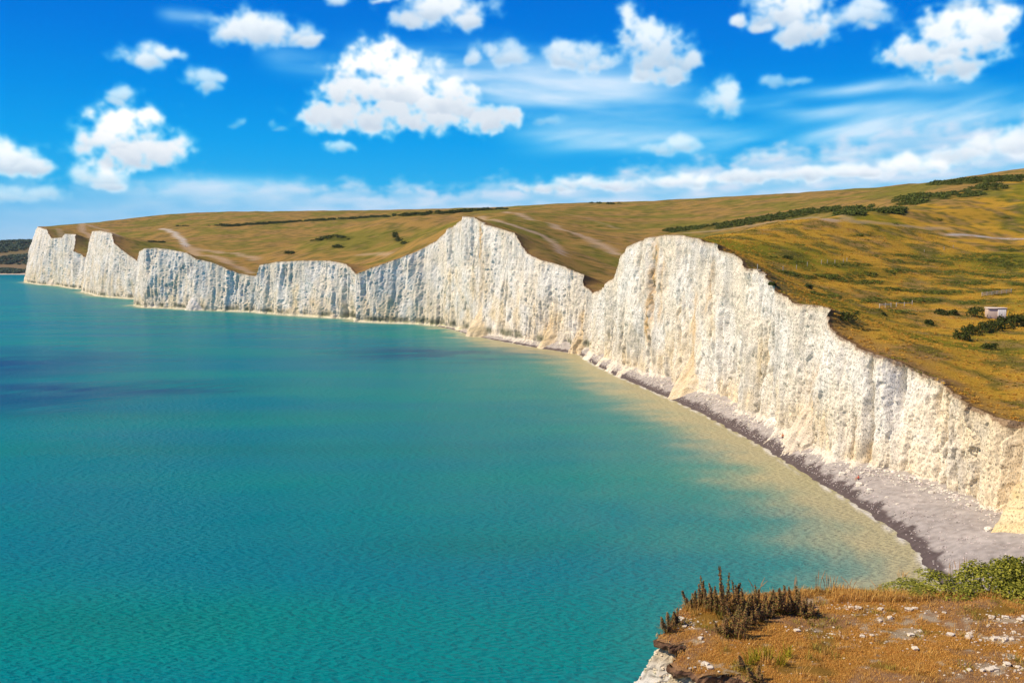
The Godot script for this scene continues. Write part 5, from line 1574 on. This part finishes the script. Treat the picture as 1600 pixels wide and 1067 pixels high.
func build_people() -> void:
	var skin := Color(0.50, 0.30, 0.20)
	var hair := Color(0.06, 0.035, 0.02)
	var m := paint(Color.WHITE, 0.85, true)
	# standing by the white rocks
	var q: Vector2 = STANDING
	var o := thing("person", "person in an orange top and dark trousers standing at the foot of the cliff", "person", Vector3(q.x, beach_height(q) + 0.02, q.y), -0.7)
	part(o, "figure", body_mesh(standing_joints(0.06), BONES, 0.024, func(p: Vector3) -> Color:
		if p.y > 1.63 or (p.y > 1.54 and p.z < -0.01): return hair
		if p.y > 1.50 or (absf(p.x) > 0.2 and p.y < 1.12 and p.y > 0.7): return skin
		if p.y > 0.93: return Color(0.55, 0.19, 0.08)
		return Color(0.04, 0.035, 0.05) if p.y > 0.09 else Color(0.03, 0.025, 0.02)), m)
	# sitting on the shingle
	q = SITTING
	o = thing("person", "person with bare arms and legs sitting on the shingle near the water", "person", Vector3(q.x, beach_height(q) + 0.0, q.y), -1.15)
	var j := hands({"pelvis": Vector4(0, 0.13, 0, 0.13), "chest": Vector4(0, 0.44, -0.10, 0.13), "neck": Vector4(0, 0.64, -0.09, 0.055), "head": Vector4(0, 0.76, -0.05, 0.088), "crown": Vector4(0, 0.82, -0.06, 0.09), "nose": Vector4(0, 0.76, 0.05, 0.014),
		"shoulder_l": Vector4(0.19, 0.56, -0.10, 0.06), "shoulder_r": Vector4(-0.19, 0.56, -0.10, 0.06), "elbow_l": Vector4(0.25, 0.33, -0.20, 0.044), "elbow_r": Vector4(-0.26, 0.36, 0.05, 0.044), "wrist_l": Vector4(0.27, 0.12, -0.27, 0.03), "wrist_r": Vector4(-0.16, 0.44, 0.24, 0.03), "hand_l": Vector4(0.27, 0.05, -0.27, 0.032), "hand_r": Vector4(-0.12, 0.46, 0.31, 0.032),
		"hip_l": Vector4(0.10, 0.12, 0.04, 0.10), "hip_r": Vector4(-0.10, 0.12, 0.04, 0.10), "knee_l": Vector4(0.14, 0.40, 0.40, 0.062), "knee_r": Vector4(-0.13, 0.42, 0.38, 0.062), "ankle_l": Vector4(0.14, 0.07, 0.66, 0.042), "ankle_r": Vector4(-0.13, 0.07, 0.60, 0.042), "toe_l": Vector4(0.15, 0.04, 0.84, 0.034), "toe_r": Vector4(-0.14, 0.04, 0.78, 0.034)})
	part(o, "figure", body_mesh(j, BONES, 0.024, func(p: Vector3) -> Color:
		if p.y > 0.79 or (p.y > 0.70 and p.z < -0.07): return Color(0.20, 0.10, 0.05)
		if p.y < 0.60 and p.y > 0.24 and p.z < 0.12 and absf(p.x) < 0.16: return Color(0.60, 0.10, 0.06)
		if p.y < 0.25 and p.z < 0.16: return Color(0.07, 0.10, 0.25)
		return Color(0.58, 0.33, 0.22)), m)
	# two walkers on the far chalk track
	for i in 2:
		q = WALKERS[i]
		o = thing("person", ["walker in a red jacket on the chalk track across the far down", "walker in a dark blue jacket on the chalk track across the far down"][i], "person", Vector3(q.x, ground_at(q.x, q.y) + 0.1, q.y), 0.4 + i * 0.5)
		var coat: Color = [Color(0.40, 0.06, 0.05), Color(0.05, 0.07, 0.15)][i]
		part(o, "figure", body_mesh(standing_joints(0.2, 0.06), BONES, 0.03, func(p: Vector3) -> Color:
			if p.y > 1.62: return hair
			if p.y > 1.50: return skin
			return coat if p.y > 0.85 else Color(0.05, 0.05, 0.06)), m)


# ------------------------------------------------------------------ the ledge in front
func ledge_height(x: float, z: float) -> float:
	var back := smoothstep(-10.5, -2.5, z) * 4.3
	var h := 38.0 + 0.02 * (x - 4.0) + back
	return h + 0.05 * n_small.get_noise_2d(x * 0.6, z * 0.6) + 0.025 * n_small.get_noise_2d(x * 2.4, z * 2.4)


var rim_pts := PackedVector2Array()
var rim_mask: PackedVector2Array


func rim_distance(q: Vector2) -> float:
	var best := 1e9
	for i in rim_pts.size() - 1:
		var c := Geometry2D.get_closest_point_to_segment(q, rim_pts[i], rim_pts[i + 1])
		best = minf(best, c.distance_squared_to(q))
	return sqrt(best)


func on_ledge(q: Vector2) -> bool:
	return Geometry2D.is_point_in_polygon(q, rim_mask)


func spot_chalk(q: Vector2) -> float:
	var g := 0.0
	for s in CHALK_SPOTS:
		var e := Vector2((q.x - s[0].x) / s[1], (q.y - s[0].y) / s[2])
		g = maxf(g, exp(-e.length_squared() * 1.1))
	return g


func earth_color(q: Vector2, edge: float) -> Color:
	var a := n_small.get_noise_2d(q.x * 0.7, q.y * 0.9)
	var b := n_small.get_noise_2d(q.x * 3.0 + 20.0, q.y * 3.0)
	var straw := Color(0.64, 0.335, 0.07)
	var soil := Color(0.50, 0.29, 0.14)
	var right := smoothstep(5.6, 8.0, q.x + 0.25 * (q.y + 14.5) + 0.8 * b) * smoothstep(-16.4, -15.7, q.y + 0.4 * a)
	var bare := clampf(smoothstep(-0.05, 0.35, a + 0.4 * b + right * 0.34 - 0.10), 0.0, 1.0)
	bare = maxf(bare, 1.0 - smoothstep(0.12, 0.55 + 0.5 * a, edge))
	var c := straw.lerp(soil, bare)
	c = c.lerp(Color(0.20, 0.15, 0.035), smoothstep(0.15, 0.45, n_small.get_noise_2d(q.x * 1.3 + 60.0, q.y * 1.8)) * 0.5 * (1.0 - bare))
	var chalk := smoothstep(0.45, 0.8, spot_chalk(q) * 0.8 + b * 0.8 + n_small.get_noise_2d(q.x * 9.0, q.y * 9.0) * 0.8)
	c = c.lerp(Color(0.74, 0.62, 0.42), chalk * 0.8)
	return c


func build_ledge() -> void:
	# rim with small ragged bays
	for i in RIM.size() - 1:
		var a: Vector2 = RIM[i]
		var b: Vector2 = RIM[i + 1]
		var n := maxi(1, int(a.distance_to(b) / (0.035 if a.distance_to(Vector2(4, -14.5)) < 6.5 else 0.5)))
		for k in n:
			rim_pts.append(a.lerp(b, float(k) / n))
	var out := PackedVector2Array()
	var cols := rim_pts.size()
	for i in cols:
		var t := (rim_pts[mini(i + 6, cols - 1)] - rim_pts[maxi(i - 6, 0)]).normalized()
		out.append(Vector2(-t.y, t.x))
	var moved := PackedVector2Array()
	for i in cols:
		var s := out[i] * (0.07 * n_small.get_noise_1d(i * 0.08) + 0.035 * n_small.get_noise_1d(i * 0.4 + 90.0))
		moved.append(rim_pts[i] - s)
	rim_pts = moved
	rim_mask = rim_pts.duplicate()
	rim_mask.append_array([Vector2(-15, 30), Vector2(40, 30), Vector2(40, -27)])
	# the ground: from the rim to a line well behind it
	var spine := [Vector2(36, -24), Vector2(22, -17.5), Vector2(15, -15.5), Vector2(13, -14), Vector2(12.5, -12.5), Vector2(12, -10), Vector2(12, -5), Vector2(10, 3), Vector2(2, 12), Vector2(-10, 22)]
	var stops := [0.0, 0.06, 0.16, 0.40, 0.55, 0.66, 0.80, 0.88, 0.94, 1.0]
	var ts := PackedFloat32Array()
	var rows := 150
	for r in rows:
		ts.append(pow(float(r) / (rows - 1), 1.25))
	var p := PackedVector3Array()
	var c := PackedColorArray()
	for r in rows:
		for k in cols:
			var f := float(k) / (cols - 1)
			var j := 0
			while j < stops.size() - 2 and f > stops[j + 1]:
				j += 1
			var target: Vector2 = spine[j].lerp(spine[j + 1], (f - stops[j]) / (stops[j + 1] - stops[j]))
			var q := rim_pts[k].lerp(target, ts[r])
			var edge := rim_pts[k].distance_to(q)
			var h := ledge_height(q.x, q.y) - 0.05 * exp(-edge * 9.0) + 0.03 * n_small.get_noise_2d(q.x * 9.0, q.y * 9.0) * exp(-edge * 2.0)
			p.append(Vector3(q.x, h, q.y))
			c.append(earth_color(q, edge))
	var m := paint(Color.WHITE, 1.0, true)
	m.metallic_specular = 0.05
	m.albedo_texture = grain(81, 0.09, 0.45)
	m.uv1_triplanar = true
	m.uv1_world_triplanar = true
	m.uv1_scale = Vector3(1.1, 1.1, 1.1)
	m.heightmap_enabled = true
	m.heightmap_texture = relief(82, 0.08)
	m.heightmap_scale = 1.1
	setting("clifftop_ground", sheet(p, c, rows, cols, false), m)
	# the face under it
	var fp := PackedVector3Array()
	var fc := PackedColorArray()
	var downs := PackedFloat32Array()
	var d := 0.0
	while d < 3.0:
		downs.append(d)
		d += 0.035
	while d < 44.0:
		downs.append(d)
		d += 2.2
	var cell_noise := FastNoiseLite.new()
	cell_noise.seed = 4
	cell_noise.noise_type = FastNoiseLite.TYPE_CELLULAR
	cell_noise.cellular_return_type = FastNoiseLite.RETURN_DISTANCE2_SUB
	cell_noise.frequency = 8.0
	for dn in downs:
		for k in cols:
			var q0 := rim_pts[k]
			var o := out[k]
			var top := p[k]
			var soil := 0.13 + 0.09 * n_small.get_noise_1d(k * 0.11 + 40.0)
			var lump := cell_noise.get_noise_3d(q0.x, -dn, q0.y)
			var push := 0.01 + 0.03 * sin(clampf(dn / soil, 0.0, 1.0) * PI) + 0.07 * n_small.get_noise_3d(q0.x * 13.0, dn * 13.0, q0.y * 13.0) if dn < soil else -0.03 + (dn - soil) * 0.60
			if dn >= soil:
				push += 0.12 * (lump + 0.5) + 0.05 * n_small.get_noise_3d(q0.x * 2.0, dn * 2.0, q0.y * 2.0)
				push = minf(push, 1.9 + 0.02 * dn) if dn > 3.0 else push
			var q := q0 + o * push
			fp.append(Vector3(q.x, top.y - dn, q.y))
			var col := Color(0.13, 0.072, 0.045).lerp(Color(0.27, 0.155, 0.085), smoothstep(-0.3, 0.3, n_small.get_noise_3d(q0.x * 14.0, dn * 14.0, q0.y * 14.0)))
			if dn >= soil:
				var f := smoothstep(0.1, 0.7, dn - soil + 0.35 * n_small.get_noise_2d(q0.x * 2.0, dn * 2.0) + 0.2)
				col = Color(0.66, 0.54, 0.33).lerp(Color(0.84, 0.81, 0.73), f)
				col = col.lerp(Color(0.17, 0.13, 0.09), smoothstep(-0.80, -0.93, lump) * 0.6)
				col = col.lerp(Color(0.26, 0.20, 0.13), smoothstep(0.2, 0.5, n_small.get_noise_3d(q0.x * 4.0, dn * 4.0, q0.y * 4.0)) * 0.75 * (1.0 - 0.5 * f))
			fc.append(col)
	var fm := paint(Color.WHITE, 0.95, true)
	fm.albedo_texture = grain(83, 0.08, 0.7)
	fm.uv1_triplanar = true
	fm.uv1_world_triplanar = true
	fm.uv1_scale = Vector3(1.3, 1.3, 1.3)
	fm.heightmap_enabled = true
	fm.heightmap_texture = relief(84, 0.05)
	fm.heightmap_scale = 1.0
	setting("chalk_cliff", sheet(fp, fc, downs.size(), cols, true, false), fm)
	# broken pieces of chalk standing out of the face
	var bits: Array[Transform3D] = []
	for i in 2600:
		var k := rng.randi_range(0, cols - 1)
		if rim_pts[k].distance_to(Vector2(3.2, -14.6)) > 3.0:
			continue
		var r := int(rng.randf_range(5.0, 34.0) * sqrt(rng.randf()) + 4.0)
		var s := rng.randf_range(0.025, 0.085)
		bits.append(Transform3D(Basis.from_euler(Vector3(rng.randf() * 3.0, rng.randf() * TAU, rng.randf() * 3.0)).scaled(Vector3(s, s * 0.8, s * 1.2)), fp[r * cols + k]))
	var bit_paint := paint(Color.WHITE, 0.95, true)
	bit_paint.albedo_color = lin(0.74, 0.65, 0.46)
	scatter("chalk_fragments", "cream chalk fragments sticking out under the brown soil rim", "chalk fragments", stone_mesh(320), bit_paint, bits, Vector2(0.7, 1.1))


# ------------------------------------------------------------------ plants in front
func blades(sd: int, count: int, tall: float, spread: float, wide: float, dark: Color, light: Color) -> ArrayMesh:
	var r := RandomNumberGenerator.new()
	r.seed = sd
	var p := PackedVector3Array()
	var c := PackedColorArray()
	for i in count:
		var a := r.randf() * TAU
		var root := Vector3(r.randfn() * spread, -0.01, r.randfn() * spread)
		var lean := Vector3(cos(a), 0, sin(a)) * r.randf_range(0.1, 0.75) * tall
		var h := tall * r.randf_range(0.45, 1.0)
		var side := Vector3(-sin(a + r.randfn() * 0.6), 0, cos(a)) * wide
		var mid := root + lean * 0.35 + Vector3(0, h * 0.6, 0)
		var tip := root + lean + Vector3(0, h, 0)
		var col := dark.lerp(light, r.randf())
		p.append_array([root - side, mid - side * 0.7, root + side, root + side, mid - side * 0.7, mid + side * 0.7, mid - side * 0.7, tip, mid + side * 0.7])
		for k in 9:
			c.append(col)
	var arr := []
	arr.resize(Mesh.ARRAY_MAX)
	arr[Mesh.ARRAY_VERTEX] = p
	arr[Mesh.ARRAY_COLOR] = c
	var m := ArrayMesh.new()
	m.add_surface_from_arrays(Mesh.PRIMITIVE_TRIANGLES, arr)
	return m


func dock(sd: int) -> Node3D:
	var r := RandomNumberGenerator.new()
	r.seed = sd
	var t := thing("dock_plant", "brown dock plant gone to seed among the dry grass at the cliff edge", "plant", Vector3.ZERO, 0.0, "dock plants at the cliff edge")
	var stem_paint := paint(lin(0.13, 0.065, 0.03))
	var seed_paint := paint(Color.WHITE, 0.9, true)
	seed_paint.backlight_enabled = true
	seed_paint.backlight = lin(0.2, 0.08, 0.03)
	var stems := r.randi_range(2, 4)
	for s in stems:
		var a := r.randf() * TAU
		var tip := Vector3(cos(a) * r.randf_range(0.03, 0.22), r.randf_range(0.7, 1.0) if s else 1.0, sin(a) * r.randf_range(0.03, 0.22))
		var st := SurfaceTool.new()
		st.begin(Mesh.PRIMITIVE_TRIANGLES)
		var root := Vector3(r.randfn() * 0.02, -0.05, r.randfn() * 0.02)
		stick(st, root, tip, 0.012, 0.005)
		st.generate_normals()
		part(t, "stem", st.commit(), stem_paint)
		# seeds in whorls, thick below and thin at the tip
		var p := PackedVector3Array()
		var c := PackedColorArray()
		for i in 300:
			var f := 0.30 + 0.72 * pow(r.randf(), 1.2)
			var ring := 0.5 + 0.5 * sin(f * 75.0)
			var ang := r.randf() * TAU
			var rad := lerpf(0.085, 0.014, clampf((f - 0.3) / 0.7, 0.0, 1.0)) * (0.55 + 0.6 * ring) * sqrt(r.randf())
			var at := root.lerp(tip, f) + Vector3(cos(ang) * rad, r.randfn() * 0.008, sin(ang) * rad)
			var face := Vector3(r.randfn(), r.randfn(), r.randfn()).normalized()
			var x := face.cross(Vector3(0.2, 1, 0.1)).normalized() * 0.013
			var y := face.cross(x).normalized() * 0.015
			p.append_array([at - y, at - x, at + y, at - y, at + y, at + x])
			var col := Color(0.18, 0.105, 0.05).lerp(Color(0.46, 0.26, 0.10), r.randf())
			if r.randf() < 0.28:
				col = Color(0.24, 0.23, 0.06)
			for k in 6:
				c.append(col)
		var arr := []
		arr.resize(Mesh.ARRAY_MAX)
		arr[Mesh.ARRAY_VERTEX] = p
		arr[Mesh.ARRAY_COLOR] = c
		var mesh := ArrayMesh.new()
		mesh.add_surface_from_arrays(Mesh.PRIMITIVE_TRIANGLES, arr)
		part(t, "seed_head", mesh, seed_paint).set_meta("kind", "stuff")
	part(t, "leaf_tuft", blades(sd + 7, 16, 0.42, 0.05, 0.014, Color(0.10, 0.10, 0.02), Color(0.26, 0.21, 0.04)), leaf_paint())
	return t


func build_foreground() -> void:
	# dry grass
	var short := blades(401, 18, 0.052, 0.035, 0.0035, Color(0.46, 0.24, 0.05), Color(0.84, 0.50, 0.13))
	var longer := blades(402, 22, 0.19, 0.05, 0.0035, Color(0.42, 0.23, 0.05), Color(0.80, 0.52, 0.15))
	var green := blades(403, 18, 0.11, 0.05, 0.0045, Color(0.20, 0.18, 0.03), Color(0.50, 0.42, 0.08))
	var a: Array[Transform3D] = []
	var b: Array[Transform3D] = []
	var g: Array[Transform3D] = []
	for i in 52000:
		var q := Vector2(rng.randf_range(2.0, 12.5), rng.randf_range(-17.8, -12.0))
		if not on_ledge(q):
			continue
		var edge := rim_distance(q) if q.x < 5.0 or q.y < -16.0 else 2.0
		var col := earth_color(q, edge)
		var lush := (col.r - 0.50) / 0.14
		if col.b > 0.2 or rng.randf() > 0.34 + lush * 0.7:
			continue
		var s := rng.randf_range(0.55, 1.15)
		var t := Transform3D(Basis(Vector3.UP, rng.randf() * TAU).scaled(Vector3(s, s * rng.randf_range(0.7, 1.2), s)), Vector3(q.x, ledge_height(q.x, q.y) - 0.01, q.y))
		var back := smoothstep(1.5, 0.2, edge) if q.y < -15.6 else 0.0
		if rng.randf() < 0.015 + back * 0.4 and edge > 0.1:
			b.append(t)
		elif n_small.get_noise_2d(q.x * 1.3 + 60.0, q.y * 1.8) > 0.30 and rng.randf() < 0.25:
			g.append(t)
		else:
			a.append(t)
	scatter("dry_grass", "short sun-bleached grass on the clifftop in front", "grass", short, straw_paint(), a)
	scatter("tall_grass", "taller straw-coloured grass along the clifftop edge", "grass", longer, straw_paint(), b)
	scatter("green_grass", "greener tufts among the dry clifftop grass", "grass", green, straw_paint(), g)
	# dock plants
	var kinds := [dock(501), dock(502), dock(503), dock(504)]
	for i in DOCKS.size():
		var d: Vector3 = DOCKS[i]
		var at := Vector3(d.x, ledge_height(d.x, d.y) - 0.02, d.y)
		var o: Node3D
		if i < 4:
			o = kinds[i]
			o.position = at
			o.rotation.y = rng.randf() * TAU
		else:
			o = copy_of(kinds[i % 4], "dock_plant", at, rng.randf() * TAU, Vector3.ONE)
		o.scale = Vector3(0.85, d.z, 0.85) if i else Vector3(0.8, d.z * 1.05, 0.8)
		if i >= 24 and i <= 26:
			o.set_meta("label", "dock plant leaning out from the overhanging brown soil rim")
		elif i >= 27 and i <= 34:
			o.set_meta("label", "dock plant in the front clump, on the open turf before the row")
		elif i >= 35 and i <= 36:
			o.set_meta("label", "lone dock plant beside the bright yellow-green shoots")
		else:
			o.set_meta("label", "brown seeding dock plant in the dense row along the cliff edge")
		if i == DOCKS.size() - 1:
			kinds[0].set_meta("label", "tallest brown dock plant, rising above the others at the cliff edge")
	# pale bent stalks against the water
	for i in STALKS.size():
		var s: Vector3 = STALKS[i]
		var o := thing("grass_stalk", "thin dry seed stalk standing up against the water at the clifftop edge", "grass stalk", Vector3(s.x, ledge_height(s.x, s.y) - 0.02, s.y), 0.0, "dry stalks along the clifftop edge")
		for k in 3:
			var st := SurfaceTool.new()
			st.begin(Mesh.PRIMITIVE_TRIANGLES)
			var lean := Vector3(rng.randfn() * 0.08, 0, rng.randfn() * 0.08)
			stick(st, Vector3(k * 0.03, 0, 0), Vector3(k * 0.03, s.z * 0.6, 0) + lean * 0.4, 0.006, 0.005, 4)
			stick(st, Vector3(k * 0.03, s.z * 0.6, 0) + lean * 0.4, Vector3(k * 0.03, s.z, 0) + lean, 0.009, 0.003, 4)
			st.generate_normals()
			part(o, "stem", st.commit(), paint(lin(0.34, 0.20, 0.09)))
	# leafy shrubs at the right
	var where := [[7.05, -16.55, 1.1, 0.17], [7.8, -16.5, 1.3, 0.33], [8.45, -16.55, 1.4, 0.52], [9.2, -16.65, 1.6, 0.78], [10.1, -16.75, 1.9, 0.95], [8.9, -16.1, 1.3, 0.34], [9.8, -16.1, 1.5, 0.46]]
	var say := ["lowest end of the leafy green thicket, thinning into dry grass", "low leafy green shrub beside the thicket's thin end", "knee-high leafy green shrub in the clifftop thicket", "tall leafy green shrub in the clifftop thicket", "tallest leafy green shrub, at the back of the clifftop thicket", "low yellowish-green shrub in front of the clifftop thicket", "bushy green shrub in front of the tallest one in the thicket"]
	for i in where.size():
		var w: Array = where[i]
		var t := shrub("leafy_shrub", say[i], Vector3(w[0], ledge_height(w[0], w[1]) - 0.04, w[1]), w[2], w[3], 2600, 0.036, Color(0.10, 0.12, 0.012), Color(0.40, 0.38, 0.05), 600 + i)
		t.rotation.y = i * 1.3
	# yellow-green shoots by the near rim
	for i in 5:
		var x: float = [3.62, 3.80, 3.95, 4.12, 3.5][i]
		var z: float = [-13.75, -13.85, -13.6, -13.9, -13.62][i]
		var o := thing("yellow_shoot", "bright yellow-green shoots growing near the broken chalk rim", "plant", Vector3(x, ledge_height(x, z), z), i * 1.1, "yellow-green shoots near the rim")
		part(o, "leaf_tuft", blades(700 + i, 34, 0.26, 0.035, 0.006, Color(0.22, 0.22, 0.02), Color(0.55, 0.46, 0.04)), leaf_paint())
	# chalk stones
	var chalk := paint(Color.WHITE, 0.95, true)
	chalk.albedo_color = lin(0.70, 0.62, 0.47)
	var shapes := [stone_mesh(311), stone_mesh(312), stone_mesh(313)]
	var tiny: Array[Transform3D] = []
	for s in CHALK_SPOTS:
		for i in int(s[3] * 0.45):
			var q := Vector2(s[0].x + rng.randfn() * s[1] * 0.6, s[0].y + rng.randfn() * s[2] * 0.6)
			if not on_ledge(q):
				continue
			var size := 0.05 + 0.11 * pow(rng.randf(), 1.6)
			if size > 0.08:
				var o := thing("chalk_stone", ("larger flat slab of white chalk lying on the dry clifftop" if size > 0.125 else ("fist-sized white chalk stone near the broken soil rim" if q.x < 4.2 else "fist-sized white chalk stone on the trodden dry clifftop ground")), "stone", Vector3(q.x, ledge_height(q.x, q.y) + size * 0.12, q.y), rng.randf() * TAU, "chalk stones on the clifftop")
				var b2 := part(o, "stone", shapes[i % 3], chalk)
				b2.scale = Vector3(size, size * 0.42, size * rng.randf_range(0.6, 1.1))
			for k in 6:
				var q2 := q + Vector2(rng.randfn(), rng.randfn()) * 0.16
				var s2 := rng.randf_range(0.015, 0.05)
				if on_ledge(q2):
					tiny.append(Transform3D(Basis.from_euler(Vector3(rng.randf(), rng.randf() * TAU, 0)).scaled(Vector3(s2, s2 * 0.6, s2)), Vector3(q2.x, ledge_height(q2.x, q2.y) + s2 * 0.1, q2.y)))
	for i in 260:
		var q := Vector2(rng.randf_range(2.4, 11.0), rng.randf_range(-16.8, -12.6))
		if on_ledge(q):
			var s2 := rng.randf_range(0.012, 0.035)
			tiny.append(Transform3D(Basis.from_euler(Vector3(rng.randf(), rng.randf() * TAU, 0)).scaled(Vector3(s2, s2 * 0.6, s2)), Vector3(q.x, ledge_height(q.x, q.y) + s2 * 0.1, q.y)))
	scatter("chalk_chips", "small white chalk chips scattered over the clifftop", "chalk chips", shapes[0], chalk, tiny, Vector2(0.8, 1.1))
